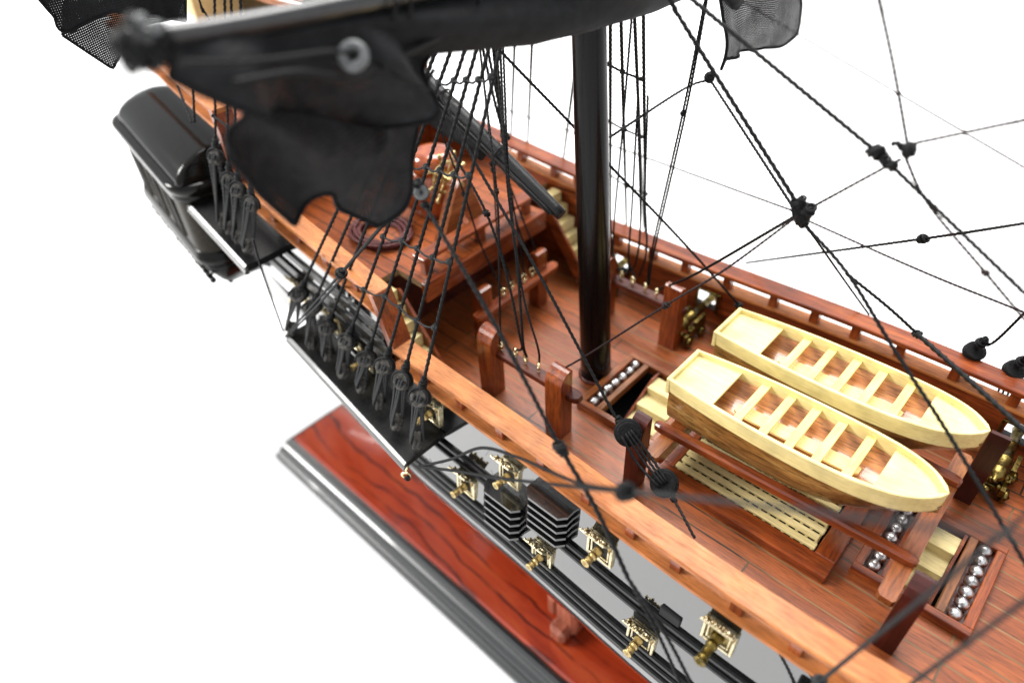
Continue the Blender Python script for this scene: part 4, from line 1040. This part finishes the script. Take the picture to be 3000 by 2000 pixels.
b_ = MB(); b_.box(-30, -29.6, 1, 5, 8, 11, .02); b_.box(-34.6, -30.2, 2.6, 5.6, 8.01, 9.4, .05)
tag(b_.build('companion_hatch', 'pale_step_wood'), 'pale cream wooden hatch house at the stern, glimpsed above the blurred yard', 'hatch house')

# ---------------------------------------------------------------- quarter gallery
t = thing('quarter_gallery', (-21.5, -6.4, 2.0), 'black stern gallery with domed roof and windows at the far left', 'gallery')
PF, PA = Vector((-17.15, -7.62, 0)), Vector((-25.6, -6.55, 0))
ua = (PA - PF).normalized(); va = Vector((-ua.y, ua.x, 0));
if va.y < 0: va = -va
Lg = (PA - PF).length
def GP(u, v, z): return tuple(PF + ua * u + va * v + Vector((0, 0, z + .10 * u)))
def gring(off, z, rad=.9):
    pts = []
    pts.append(GP(-off, 3.0, z))
    for k in range(9):
        a = math.pi / 2 * k / 8; pts.append(GP(-off + (rad + off) * (1 - math.cos(a)), -off + (rad + off) * (1 - math.sin(a)), z))
    for k in range(9):
        a = math.pi / 2 * k / 8; pts.append(GP(Lg + off - (rad + off) * (1 - math.sin(a)), -off + (rad + off) * (1 - math.cos(a)), z))
    pts.append(GP(Lg + off, 3.0, z))
    return pts
b_ = MB(); b_.loft([gring(0, 2.3), gring(0, 5.2)], True, True, False); b_.build('wall', 'gallery_wall_paint', t)
b_ = MB(); b_.loft([gring(o, z) for o, z in ((0, 5.15), (.15, 5.25), (.12, 5.42), (.1, 5.5), (.18, 5.58), (.26, 5.74), (.26, 5.9), (.2, 6.0), (.0, 6.05))], True, True, True); b_.build('cornice', 'gallery_paint', t)
b_ = MB(); b_.loft([gring(o, z) for o, z in ((0, 2.5), (.08, 2.42), (.1, 2.25), (.18, 2.15), (.2, 1.92), (.06, 1.82), (-.02, 1.7))], True, True, True); b_.build('sill', 'gallery_paint', t)
b_ = MB(); b_.loft([gring(o, z) for o, z in ((-.02, 1.82), (-.15, 1.2), (-.55, .5), (-1.1, -.1))], True, True, True)
for k in range(26):
    u = .2 + Lg * k / 27; b_.ball(GP(u, .08, 1.05 + .05 * math.sin(k * 2.1)), .16, 8, lump=.6, seed=k)
b_.build('carved_base', 'gallery_paint', t)
b_ = MB(); secs = []
for k in range(15):
    a = math.pi / 2 * k / 14
    o = -.1 - 2.4 * (1 - math.cos(a)) ; z = 6.0 + 1.2 * math.sin(a)
    secs.append([GP(-o * .25, 3.0, z), *[GP(-o * .25 + .22 * (1 - math.cos(q)), -o + .22 * (1 - math.sin(q)), z) for q in [math.pi / 2 * h / 6 for h in range(7)]], *[GP(Lg + o * .45 - .9 * (1 - math.sin(q)), -o + .9 * (1 - math.cos(q)), z) for q in [math.pi / 2 * h / 6 for h in range(7)]], GP(Lg + o * .45, 3.0, z)])
b_.loft(secs, True, True, True); b_.build('domed_roof', 'gallery_paint', t)
for u in (1.75, 3.9, 6.05):
    b_ = MB(); P = [GP(u, -.03, 2.85), GP(u + .85, -.03, 2.85), GP(u + .85, -.03, 4.85), GP(u, -.03, 4.85)]; Q = [GP(u, .1, 2.85), GP(u + .85, .1, 2.85), GP(u + .85, .1, 4.85), GP(u, .1, 4.85)]
    b_.loft([Q, P], False, True, True); w_ = b_.build('window', 'void_black', t)
    b_ = MB()
    for (ua_, za_), (ub_, zb_) in (((u - .06, 2.78), (u + .91, 2.78)), ((u + .91, 2.78), (u + .91, 4.92)), ((u + .91, 4.92), (u - .06, 4.92)), ((u - .06, 4.92), (u - .06, 2.78))):
        b_.tube([GP(ua_, -.05, za_), GP(ub_, -.05, zb_)], .05, 6, 2)
    b_.build('frame', 'gallery_wall_paint', w_)

# ---------------------------------------------------------------- channels, shrouds
def channel(pts_out, pts_in, thick, label):
    (o0, o1), (i0, i1) = pts_out, pts_in
    t = thing('channel_board', tuple((Vector(o0) + Vector(o1)) / 2), label, 'channel board', 'shroud channels along the near hull')
    b = MB(); V = [Vector(p) for p in (o0, o1, i1, i0)]
    b.loft([[tuple(p + Vector((0, 0, -thick))) for p in V], [tuple(p) for p in V]], False, True, True); b.build('board', 'channel_paint', t)
    d = (Vector(o1) - Vector(o0)).normalized(); outw = Vector((d.y, -d.x, 0))
    if outw.y > 0: outw = -outw
    b = MB(); sec = [(0, .02), (.02, .015), (.13, -.06), (.14, -.12), (.10, -.17), (.13, -.22), (.19, -.27), (.18, -.36), (.12, -.42), (0, -.43)]
    b.loft([[tuple(Vector(p) + outw * q[0] + Vector((0, 0, q[1]))) for q in sec] for p in (o0, o1)], False, True, True); b.build('moulded_edge', 'channel_edge', t)
    return t
channel(((-11.55, -7.22, .62), (-2.05, -8.38, .42)), ((-11.55, -5.9, .62), (-2.05, -6.5, .42)), .22, 'long black channel board on the near hull carrying eight deadeyes')
channel(((-17.3, -7.25, 5.15), (-12.05, -7.72, 4.35)), ((-17.3, -5.4, 5.15), (-12.05, -5.8, 4.35)), .3, 'shorter black channel board beside the stern gallery')
LOW = [(-11.21, -7.12, .95), (-9.70, -7.07, .95), (-8.55, -7.07, .95), (-7.19, -7.28, .95), (-5.94, -7.30, .95), (-4.71, -7.39, .92), (-3.38, -7.62, .9), (-2.12, -7.73, .9)]
UPP = [(-9.71, -7.02, 3.70), (-9.06, -6.92, 3.30), (-8.27, -6.92, 2.69), (-6.54, -7.13, 3.02), (-5.37, -7.15, 2.84), (-4.01, -7.24, 3.35), (-2.67, -7.47, 3.64), (-1.64, -7.58, 3.56)]
def disc(b, c, axis, r, h, seed=0):
    M_ = Matrix.Translation(c) @ Vector(axis).normalized().to_track_quat('Z', 'Y').to_matrix().to_4x4()
    b.lathe([(r * .86, -h / 2), (r, -h * .36), (r, -h * .14), (r * .9, -h * .04), (r * .9, h * .04), (r, h * .14), (r, h * .36), (r * .86, h / 2)], 22, M_)
    return M_
def shroud(low, up, top, label, group, r=.066, dr=.335):
    lo, u_, tp = Vector(low), Vector(up), Vector(top)
    t = thing('shroud', tuple(lo), label, 'shroud', group)
    dline = (tp - u_).normalized()
    j1 = Vector((.35 + random.uniform(-.35, .35), -1, .75 + random.uniform(-.3, .35))).normalized(); j2 = Vector((-.55 + random.uniform(-.3, .3), -.9, .35 + random.uniform(-.2, .3))).normalized()
    uc = u_ - Vector((0, 0, .12))
    b = MB(); disc(b, uc, j1, dr, .30); b.build('deadeye', 'deadeye_wood', t)
    b = MB(); lc = lo + Vector((0, 0, .12)); disc(b, lc, j2, dr, .30); b.build('deadeye', 'deadeye_wood', t)
    b = MB(); knotp = uc + dline * (dr + .16)
    b.rope([knotp, tp], r, 3, fuzz=.5); b.build('rope', 'black_cord', t)
    b = MB(); b.knot(knotp, .135, dline, 4); b.knot(knotp + dline * .2, .1, dline, 3)
    sx = j1.cross(Vector((0, 0, 1))).normalized()
    for o in (-.09, .09):
        b.tube([uc + j1 * o + (sx * math.cos(a) + dline * math.sin(a)) * (dr + .035) for a in [math.pi * (-.12 + 1.24 * k / 14) for k in range(15)]], .045, 6, .08)
    b.build('seizing', 'black_cord', t)
    b = MB(); s2 = j2.cross(Vector((0, 0, 1))).normalized()
    for f, w in ((.18, -.14), (.18, -.04), (.18, .12), (-.19, 0.0), (-.19, .12)):
        p0 = uc + j1 * (f * 1.05) + sx * w - dline * .02; p1 = lc + j2 * (f * 1.05) + s2 * w + Vector((0, 0, .03))
        b.rope([p0 + Vector((0, 0, .03)) - j1 * (.05 if f > 0 else -.05), p0 + j1 * (.03 if f > 0 else -.03), (p0 + p1) / 2 + j1 * (.02 if f > 0 else -.02), p1 + j2 * (.03 if f > 0 else -.03), p1 - Vector((0, 0, .05)) - j2 * (.05 if f > 0 else -.05)], .056, 3)
    b.build('lanyard', 'grey_cord', t)
    return t
MT = Vector((-1.15, -.3, 20.6))
NEARW = ['aftmost', 'second from aft', 'third from aft', 'fourth from aft', 'fourth from forward', 'third from forward', 'second from forward', 'foremost']
for k in range(8):
    shroud(LOW[k], UPP[k], tuple(MT + Vector((.04 * k - .15, 0, 0))), '%s of eight black shrouds on the near main channel board' % NEARW[k], 'main mast shrouds on the near side')
MLOW = [(-14.6, -7.05, 5.1), (-13.9, -7.15, 5.0), (-13.2, -7.2, 4.85), (-12.5, -7.25, 4.75)]
MUPP = [(-13.9, -6.75, 8.3), (-13.2, -6.8, 7.55), (-12.55, -6.85, 7.35), (-11.6, -6.9, 7.1)]
for k in range(4):
    shroud(MLOW[k], MUPP[k], (-15.2 + .1 * k, -.5, 24), '%s of four black shrouds with deadeyes beside the stern gallery' % ['aftmost', 'second from aft', 'third from aft', 'foremost'][k], 'mizzen shrouds on the near side', .055, .30)
def shp(k, z):
    u_ = Vector(UPP[k]); return u_ + (MT - u_) * ((z - u_.z) / (MT.z - u_.z))
for z0, ks, lab in ((5.95, range(2, 8), 'knotted ratline across the near shrouds, lowest, in front of the rail'), (8.05, range(3, 8), 'knotted ratline across the near shrouds, over the rope coil'), (10.55, range(3, 8), 'knotted ratline across the near shrouds, beside the brass wheel'), (13.1, range(3, 8), 'knotted ratline across the near shrouds, topmost, just under the yard')):
    b_ = MB(); P = [shp(k, z0 - .17 * (7 - k)) + Vector((.03, -.06, 0)) for k in ks]; full = []
    for a, c in zip(P[:-1], P[1:]): full += [a, (a + c) / 2 - Vector((0, 0, .09))]
    full += [P[-1], P[-1] + Vector((.1, 0, -.02))]
    b_.rope(full, .04, 2, fuzz=.6)
    for p in P: b_.knot(p, .085, (.2, 0, 1), 2)
    tag(b_.build('ratline', 'grey_cord'), lab, 'ratline', 'ratlines on the near shrouds')

# ---------------------------------------------------------------- loose rigging
def loose(key, label, name='rope', cat='rope', group=None, mat='black_cord', knots=(), strands=3, fuzz=.25):
    r, P = ROPES[key]
    b = MB(); b.rope([Vector(p) for p in P], r, strands, fuzz=fuzz)
    for q, kr in knots:
        i = int(q) if q < len(P) else len(P) - 1
        nx = Vector(P[min(i + 1, len(P) - 1)]) - Vector(P[max(i - 1, 0)]); b.knot(Vector(P[i]), kr, nx, 3)
    return tag(b.build(name, mat), label, cat, group)
for key, label, name, kn in (
    ('main_stay', 'thick stay slanting from the top centre to the large block right of centre', 'stay', [(3, .16)]),
    ('main_stay_low', 'rope running down from the large block across both boats to the right edge', 'stay', [(0, .14)]),
    ('upper_stay', 'thick stay over white background, ending at the small paired blocks at upper right', 'stay', [(3, .17)]),
    ('upper_stay_low', 'rope going on down to the right from the paired blocks', 'stay', [(0, .12)]),
    ('sheet_across', 'long level rope with a knot right of the large block, over white background', 'sheet', [(2, .14)]),
    ('clew_to_block', 'taut cord from the far sail corner down to the large block', 'rope', []),
    ('clew_down', 'doubled cord from the large block down to the far rail', 'rope', []),
    ('clew_in', 'cord from the far sail corner block back towards the mast', 'rope', []),
    ('fall_a', 'left cord of the close pair falling to the far rack right of mast', 'rope', [(3, .08)]),
    ('fall_b', 'right cord of the close pair falling to the far rack right of mast', 'rope', []),
    ('bowline_to_far_rack', 'thick cord from the large block down left to the far pin rack post', 'rope', []),
    ('diagonal_brace', 'long diagonal rope passing behind the mast down to the far boat stern', 'rope', [(5, .13)]),
    ('diagonal_near', 'worn hairy rope slanting in front of the mast down to the heart block', 'rope', []),
    ('heart_tail', 'short thin cord hanging from the lower heart block', 'rope', [(0, .09)]),
    ('right_stay', 'thin dark cord that ends in a knot over the far rail at right', 'stay', [(2, .12)]),
    ('right_stay_low', 'thick dark rope across the far rail at the right edge', 'stay', []),
    ('clew_tack', 'long rope from the hanging sail block down to the large knot over the near rail', 'rope', [(2, .15), (0, .1)]),
    ('clew_tack_low', 'short thick rope over the near rail just below the large knot', 'rope', [(0, .12)]),
    ('clew_tack_low_a', 'left strand of the doubled rope leaving the bottom edge', 'rope', []),
    ('clew_tack_low_b', 'right strand of the doubled rope leaving the bottom edge', 'rope', []),
    ('clew_sheet', 'thick cord from the hanging sail block down left to a knot before the shrouds', 'sheet', [(2, .17)]),
    ('clew_sheet_low_a', 'left strand of the doubled cord to the aft tip of the channel', 'sheet', []),
    ('clew_sheet_low_b', 'right strand of the doubled cord to the aft tip of the channel', 'sheet', []),
    ('aft_guy', 'dark rope falling past the hull to the aft tip of the channel', 'rope', []),
    ('channel_bridle_a', 'upper leg of the hairy rope bridle on the eye at the channel end', 'rope', []),
    ('channel_bridle_b', 'lower leg of the hairy rope bridle on the eye at the channel end', 'rope', [(4, .17)]),
    ('bridle_run', 'blurred rope crossing the grating from the bridle knot to the right edge', 'rope', []),
    ('cross_front_a', 'blurred rope across the red hatch at lower right, upper of two', 'rope', [(1, .14)]),
    ('cross_front_b', 'blurred rope in the lower right corner, lower of two', 'rope', []),
    ('topping_lift_a', 'left cord of the doubled lift holding up the boom', 'rope', [(4, .13)]),
    ('topping_lift_b', 'right cord of the doubled lift holding up the boom', 'rope', [(4, .12)]),
    ):
    loose(key, label, name, name, None, 'grey_cord' if key in ('clew_sheet_low_a', 'clew_sheet_low_b', 'bridle_run', 'cross_front_a', 'cross_front_b') else 'black_cord', kn, 3, .9 if 'bridle_a' in key or 'bridle_b' in key or key in ('diagonal_near',) else .2)
for key, label, kn in (
    ('block_lift', 'thin cord hanging from the top edge to the paired blocks at upper right', []),
    ('block_right_run', 'thin cord from the paired blocks to the right edge', []),
    ('between_blocks', 'thin cord joining the paired blocks to the large block', []),
    ('block_tail', 'thin cord from the paired blocks slanting beside a thicker rope', [(2, .08)]),
    ('far_brace', 'faint reddish cord behind the mast, ending at the large block', []),
    ('far_brace_low', 'faint reddish cord fading behind the ropes right of the large block', []),
    ('bowline_to_near_rack', 'reddish cord with a knot, from the large block to the near pin rack', [(2, .1)]),
    ('faint_far_a', 'very faint blurred rope far behind at upper right', [])):
    loose(key, label, 'rope', 'rope', None, 'brown_cord', kn, 2, .1)
for k, key in enumerate(('fall_aft_1', 'fall_aft_2', 'fall_aft_3', 'fall_aft_4', 'fall_aft_5')):
    loose(key, '%s cord falling to the rack across the deck, counted from its far end' % ORD[k], 'rope', 'rope', 'cords falling to the pin racks', knots=[(1, .09)] if k in (3, 4) else [])
for k, key in enumerate(('fall_near_1', 'fall_near_2', 'fall_near_3', 'fall_near_4')):
    loose(key, '%s cord falling to the near pin rack, counted from the stern' % ORD[k], 'rope', 'rope', 'cords falling to the pin racks', knots=[(2, .08)] if k == 0 else [])
loose('fall_near_5', 'thicker knotted cord slanting from the hanging sail to the near pin rack', 'rope', 'rope', 'cords falling to the pin racks', knots=[(1, .11)])
for k, key in enumerate(('fall_far_5', 'fall_far_1', 'fall_far_3', 'fall_far_2', 'fall_far_4')):
    loose(key, '%s cord falling to the far pin rack right of the mast, counted from left' % ORD[k], 'rope', 'rope', 'cords falling to the pin racks')
for k in range(7):
    loose('port_shroud_%d' % k, ('%s far shroud right of the mast, counted from left' % ORD[k]) if k < 4 else ('%s far shroud left of the mast, counted from left' % ORD[k - 4]), 'shroud', 'shroud', 'main mast shrouds on the far side')
for k, key in enumerate(('port_ratline_a', 'port_ratline_b', 'port_ratline_c')):
    loose(key, '%s short knotted ratline right of the mast, counted from the top' % ORD[k], 'ratline', 'ratline', 'ratlines on the far shrouds', knots=[(0, .07), (1, .08), (2, .07)])
for k in range(2): loose('miz_%d' % k, '%s cord in front of the stern gallery roof' % ['left', 'right'][k], 'rope', 'rope')
loose('miz_rat', 'short ratline between the shrouds at the stern rail', 'ratline', 'ratline', 'ratlines on the near shrouds', knots=[(0, .06), (1, .06), (2, .06)])
loose('stern_fall', 'cord hanging before the pale stern hatch at the top left', 'rope', 'rope')
for k, key in enumerate(('far_shroud_a', 'far_shroud_b')):
    r, P = ROPES[key]; c = Vector(P[0])
    t = thing('shroud', (c.x, c.y, 1.2), '%s far shroud with a deadeye beyond the rail at the right edge' % ['left', 'right'][k], 'shroud', 'fore mast shrouds on the far side')
    b_ = MB(); disc(b_, c + Vector((0, 0, -.35)), (.3, -.35, .85), .36, .30); b_.build('deadeye', 'black_block', t)
    b_ = MB(); b_.knot(c + Vector((.05, 0, .05)), .17, (.4, 0, 1), 3); b_.knot(c + Vector((.12, 0, .25)), .11, (.4, 0, 1), 2); b_.build('seizing', 'black_cord', t)
    b_ = MB(); b_.rope([Vector(p) for p in P], r, 3); b_.build('rope', 'black_cord', t)
    b_ = MB()
    for o in (-.16, -.02, .13): b_.rope([c + Vector((o, -.1, -.45)), c + Vector((o + .1, -.05, -1.9))], .04, 3)
    b_.build('lanyard', 'black_cord', t)

# blocks -------------------------------------------------------------------
def sheave(label, c, axis, r, h, mat='black_block', lumps=(), ringmat=None):
    t = thing('rigging_block', c, label, 'block', None)
    b = MB(); disc(b, c, axis, r, h); b.build('shell', mat, t)
    q = Vector(axis).normalized().to_track_quat('Z', 'Y')
    b = MB(); b.tube([Vector(c) + q @ Vector((r * 1.02 * math.cos(a), r * 1.02 * math.sin(a), 0)) for a in [2 * math.pi * k / 20 for k in range(21)]], h * .16, 6, r * .3)
    for d, kr in lumps: b.knot(Vector(c) + Vector(d), kr, (.3, .1, 1), 3)
    b.build('strop', 'black_cord', t)
    b = MB(); b.ball(tuple(Vector(c) + q @ Vector((0, 0, h * .42))), r * .36, 10, (1, 1, 1)); b.build('sheave_hole', 'void_black', t)
    return t
sheave('large dark knotted block right of centre where many ropes meet', (6.66, 0, 10.16), (.5, -.75, .5), .24, .26, 'black_block', [((-.16, 0, .05), .15), ((.16, 0, .1), .15), ((.06, .05, -.14), .15), ((-.1, 0, .32), .1), ((-.05, 0, -.1), .15)])
sheave('small square shouldered block, right one of the pair at upper right', (8.62, .2, 12.43), (1, .15, .25), .16, .28, 'black_block', [((-.2, 0, .02), .07), ((-.28, -.05, .1), .05), ((-.36, -.08, .08), .05)])
sheave('small round lump of a block, left one of the pair at upper right', (8.2, 0, 12.13), (.8, -.3, .5), .10, .15, 'black_block', [((.04, 0, -.02), .11), ((-.03, 0, .08), .09)])
sheave('small dark block at the lower tip of the far sail corner', (.0, 6.33, 10.44), (.6, -.5, .4), .17, .26, 'black_block', [((.05, 0, .12), .1)])
sheave('grey holed disc block below the near hanging sail flap', (-.35, -7.25, 11.48), (.62, -.7, .42), .185, .17, 'grey_ring', [((-.2, 0, .0), .13), ((-.1, 0, .2), .11)])
t = thing('bullseye_ring', (1.0, -9.4, 15.7), 'blurred light grey ring on the front of the black mainsail', 'ring')
q = Vector((.6, -.55, .6)).to_track_quat('Z', 'Y'); b_ = MB()
b_.tube([Vector((1.0, -9.40, 15.72)) + q @ Vector((.2 * math.cos(a), .2 * math.sin(a), 0)) for a in [2 * math.pi * k / 24 for k in range(25)]], .10, 10, .06); b_.build('ring', 'grey_ring', t)
H1, H2 = Vector((4.36, -3.95, 3.0)), Vector((6.05, -4.25, 2.1))
t = thing('heart_blocks', tuple(H2), 'pair of black heart blocks joined by four cords, in front of the boat stern', 'heart blocks')
for c, ax_ in ((H1, (.45, -.55, .55)), (H2, (.35, -.6, .7))):
    b_ = MB(); disc(b_, c, ax_, .40, .42); b_.build('heart', 'black_block', t)
    q = Vector(ax_).normalized().to_track_quat('Z', 'Y'); b_ = MB()
    for zz in (-.1, .02, .12): b_.tube([c + q @ Vector((.41 * math.cos(a), .41 * math.sin(a), zz)) for a in [2 * math.pi * k / 20 for k in range(21)]], .045, 6, .1)
    b_.build('strop', 'black_cord', t)
dv = (H2 - H1).normalized(); sv = dv.cross(Vector((.5, -.6, .6))).normalized(); ov = sv.cross(dv).normalized()
if ov.y > 0: ov = -ov
b_ = MB()
for k, w in enumerate((-.16, -.03, .1, .3)):
    b_.rope([H1 + sv * w * .8 + ov * .1 + dv * .02, H1 + sv * w * .8 + ov * .24 + dv * .1, (H1 + H2) / 2 + sv * (w + .02) + ov * .16, H2 + sv * w * .7 + ov * .26 - dv * .1, H2 + sv * w * .6 + ov * .12], .052, 3)
b_.knot(H1 - dv * .42, .13, dv, 3); b_.knot(H1 - dv * .55 + Vector((0, 0, .05)), .09, dv, 2); b_.knot(H2 + dv * .44, .09, dv, 2)
b_.build('lanyard', 'black_cord', t)
eb = thing('eye_bolt', (-1.85, -8.62, .3), 'brass eye at the outer end of the channel board, holding two ropes', 'eye bolt', None)
b_ = MB(); b_.tube([Vector((-1.72, -8.72, .3)) + Vector((.13 * math.cos(a), .08 * math.cos(a), .13 * math.sin(a))) for a in [2 * math.pi * k / 18 for k in range(19)]], .045, 8, .05); b_.build('ring', 'eye_brass', eb)
b_ = MB(); b_.tube([(-1.98, -8.4, .33), (-1.84, -8.63, .3)], .04, 8, .1); b_.build('shank', 'eye_brass', eb)
b_ = MB(); b_.knot((-1.58, -8.78, .32), .09, (1, -.2, 0), 3)
tag(b_.build('seizing', 'black_cord'), 'small hairy knot where two ropes tie to the channel end eye', 'knot')

# ---------------------------------------------------------------- cannons on the near hull
def cannon_parts(t, long=False):
    O = (0, 0, 0)
    b = MB(); w, h = .50, .50
    for o, i, d in ((w, w - .10, .10), (w - .14, w - .21, .07)):
        for s in (-1, 1):
            b.box(s * o if s < 0 else i, -i if s < 0 else o, -d, .05, -o * h / w, o * h / w, .02)
            b.box(-i + .002, i - .002, -d, .05, s * o if s < 0 else i, -i if s < 0 else o, .02)
    b.build('port_frame', 'pale_brass', t, O)
    b = MB(); b.box(-.4, .4, -.02, .25, -.4, .4, .01); b.build('port_opening', 'old_bronze' if long else 'void_black', t, O)
    L = 1.0 if long else .72
    b = MB(); M_ = Matrix.Translation((-.02, 0, -.08)) @ Matrix.Rotation(math.pi / 2, 4, 'X')
    r = .155 if long else .13
    b.lathe([(r * 1.25, -.1), (r * 1.2, .15), (r * 1.0, .2), (r * .98, .32), (r * 1.14, .34), (r * 1.14, .40), (r * .95, .42), (r * .9, L - .22), (r * 1.05, L - .2), (r * 1.05, L - .15), (r * .95, L - .13), (r * 1.15, L - .02), (r * 1.22, L), (r * .72, L + .01), (r * .62, L - .12)], 20, M_)
    b.build('barrel', 'old_bronze' if long else 'brass', t, O)
    b = MB(); M_ = Matrix.Translation((0, -.06, .5)) @ Matrix.Rotation(math.radians(-48), 4, 'X')
    b.box(-.46, .46, -.70, .02, -.03, .035, .015, M_)
    for k in range(9):
        b.ball(tuple(M_ @ Vector((-.44 + .11 * k, -.69 + .05 * math.sin(k * 2.2), .03))), .048, 8, lump=.9, seed=k)
        b.ball(tuple(M_ @ Vector((-.40 + .1 * k, -.36 + .12 * math.sin(k * 1.7), .05))), .07, 8, lump=.9, seed=k + 20)
    b.build('port_lid', 'pale_brass', t, O)
    for s in (-1, 1):
        b = MB(); b.ball((s * .4, -.10, .47), .075, 10, (1, 1, 1.2)); b.tube([(s * .4, -.12, .55), (s * .41, -.14, .35)], .05, 8, .1); b.build('hinge', 'brass', t, O)
UP = [(-2.75, 1.05, 'upper row cannon half hidden behind the foremost deadeyes'), (1.42, .90, 'upper row brass cannon aft of the boarding steps, under a hairy rope'), (5.52, .82, 'upper row brass cannon just forward of the black boarding steps'), (9.72, .98, 'longest barrelled cannon of the upper row, far right on the near hull'), (-7.0, 1.1, 'upper row cannon in the shadow behind the deadeyes'), (14.0, 1.15, 'upper row cannon at the lower right edge')]
DN = [(-.82, -1.38, 'lower row brass cannon below the end of the channel board'), (3.2, -1.80, 'lower row brass cannon peeping out under the black boarding steps'), (7.55, -1.68, 'lower row brass cannon right of the boarding steps, under the doubled rope'), (11.8, -1.5, 'lower row cannon at the bottom edge'), (-11.6, 2.0, 'brass cannon on the hull beside the stern gallery channel'), (-9.2, 1.7, 'brass cannon on the hull aft of the shrouds')]
cp = None
for x, z, lab in UP + DN:
    y = -hy(x, z) - .02
    long = x == 9.72
    slope = math.atan2(hy(x, z + .4) - hy(x, z - .4), .8)
    yaw = math.atan2(-(hy(x + .5, z) - hy(x - .5, z)), 1.0)
    if long or cp is None:
        t = thing('cannon', (x, y, z), lab, 'cannon', 'brass cannons in the near hull'); cannon_parts(t, long)
        if not long: cp = t
        o = t
    else: o = dup(cp, (x, y, z), lab, None, [random.uniform(.95, 1.06)] * 3)
    o.rotation_euler = (slope * .6, random.uniform(-.03, .03), yaw)
# cannons standing inside by the far bulwark
def deck_cannon(x, lab, first=[None]):
    if first[0] is None:
        t = thing('cannon', (x, 5.0, 0), lab, 'cannon', 'bronze cannons by the far bulwark'); first[0] = t
        cx, cy, cz = x, 5.0, 0
        M_ = Matrix.Translation((cx, 3.95, .98)) @ Matrix.Rotation(-math.pi / 2, 4, 'X')
        b = MB(); b.lathe([(r_ * .72, z_) for r_, z_ in [(.05, -.32), (.13, -.26), (.1, -.16), (.3, -.05), (.36, .05), (.34, .2), (.38, .24), (.34, .3), (.31, .8), (.35, .84), (.35, .92), (.29, .96), (.26, 1.7), (.3, 1.74), (.25, 1.8), (.23, 2.4), (.3, 2.6), (.2, 2.62)]], 20, M_); b.build('barrel', 'old_bronze', t)
        b = MB()
        for s in (-1, 1):
            xs_ = sorted((cx + s * .3, cx + s * .44))
            b.prism([(3.8, .3), (3.8, .62), (4.1, .62), (4.1, .8), (4.5, .8), (4.5, 1.0), (5.3, 1.05), (5.3, .3)], 0, xs_[0], xs_[1])
        b.box(cx - .3, cx + .3, 3.9, 4.1, .35, .55, .02); b.build('carriage', 'old_bronze', t)
        for s in (-1, 1):
            for yy in (4.0, 5.0):
                b = MB(); b.lathe([(.2, -.08), (.24, -.05), (.24, .05), (.2, .08), (.09, .1), (.05, .15)], 16, Matrix.Translation((cx + s * .5, yy, .25)) @ Matrix.Rotation(s * math.pi / 2, 4, 'Y')); b.build('wheel', 'old_bronze', t)
        b = MB()
        for k in range(16): b.ball((cx + random.uniform(-.36, .36), random.uniform(3.65, 4.6), random.uniform(.12, .9)), random.uniform(.09, .15), 10, lump=.3, seed=k)
        b.build('rope_tackle', 'old_bronze', t)
        b = MB(); b.box(cx - .5, cx + .5, hy(cx, 1) - .45, hy(cx, 1) - .385, .58, 1.55, .02); 
        b = MB()
        for s in (-1, 1): b.box(cx + s * .52 - .06, cx + s * .52 + .06, hy(cx, 1) - .5, hy(cx, 1) - .37, .55, 1.55, .02)
        b.box(cx - .58, cx + .58, hy(cx, 1) - .5, hy(cx, 1) - .37, 1.5, 1.6, .02); b.build('port_frame', 'old_bronze', t)
    else: dup(first[0], (x, 5.0, 0), lab)
deck_cannon(1.55, 'bronze cannon by the far bulwark, next to the far pin rack post')
deck_cannon(13.7, 'bronze cannon by the far bulwark at the right edge, beyond the boat bows')
deck_cannon(-3.1, 'blurred bronze cannon by the far bulwark just right of the mast')

# ---------------------------------------------------------------- boarding steps
def ladder(x0, x1, zt, n, dz, lab):
    t = thing('boarding_steps', ((x0 + x1) / 2, -7.2, zt - dz * (n - 1) - .12), lab, 'boarding steps', 'black boarding steps on the near hull')
    for k in range(n):
        z = zt - dz * k; yb = -hy((x0 + x1) / 2, z) + .08; d = .70
        b = MB(); yo = yb - d
        poly = [(x0 + .05, yb), (x1 - .02, yb), (x1, yb - .12), (x1, yo + .25), (x1 - .22, yo), (x0 + .3, yo), (x0, yo + .28), (x0, yb - .12)]
        b.prism(poly, 2, z - .115, z); b.build('step', 'step_paint', t)
ladder(2.55, 4.32, 1.52, 5, .345, 'upper stack of five black boarding steps on the near hull, under the rail')
ladder(.45, 2.25, .02, 5, .37, 'lower left stack of five black boarding steps on the near hull')
b_ = MB(); b_.box(7.9, 8.6, -hy(9, .2) - .07, -hy(9, .2) + .1, .02, .45, .03); b_.build('dark_reflection', 'void_black', ship)  # black boxes here and below stand in for dark reflections in the lacquer
b_ = MB(); b_.box(7.1, 7.8, -hy(8, -.6) - .07, -hy(8, -.6) + .1, -1.0, -.62, .03); b_.build('dark_reflection', 'void_black', ship)
b_ = MB(); yb = -hy(12.6, 1.2); b_.box(11.9, 13.2, yb - .32, yb + .1, .95, 1.35, .05); 
tag(b_.build('channel_end', 'channel_paint'), 'black end of the next channel board at the bottom edge', 'channel board')
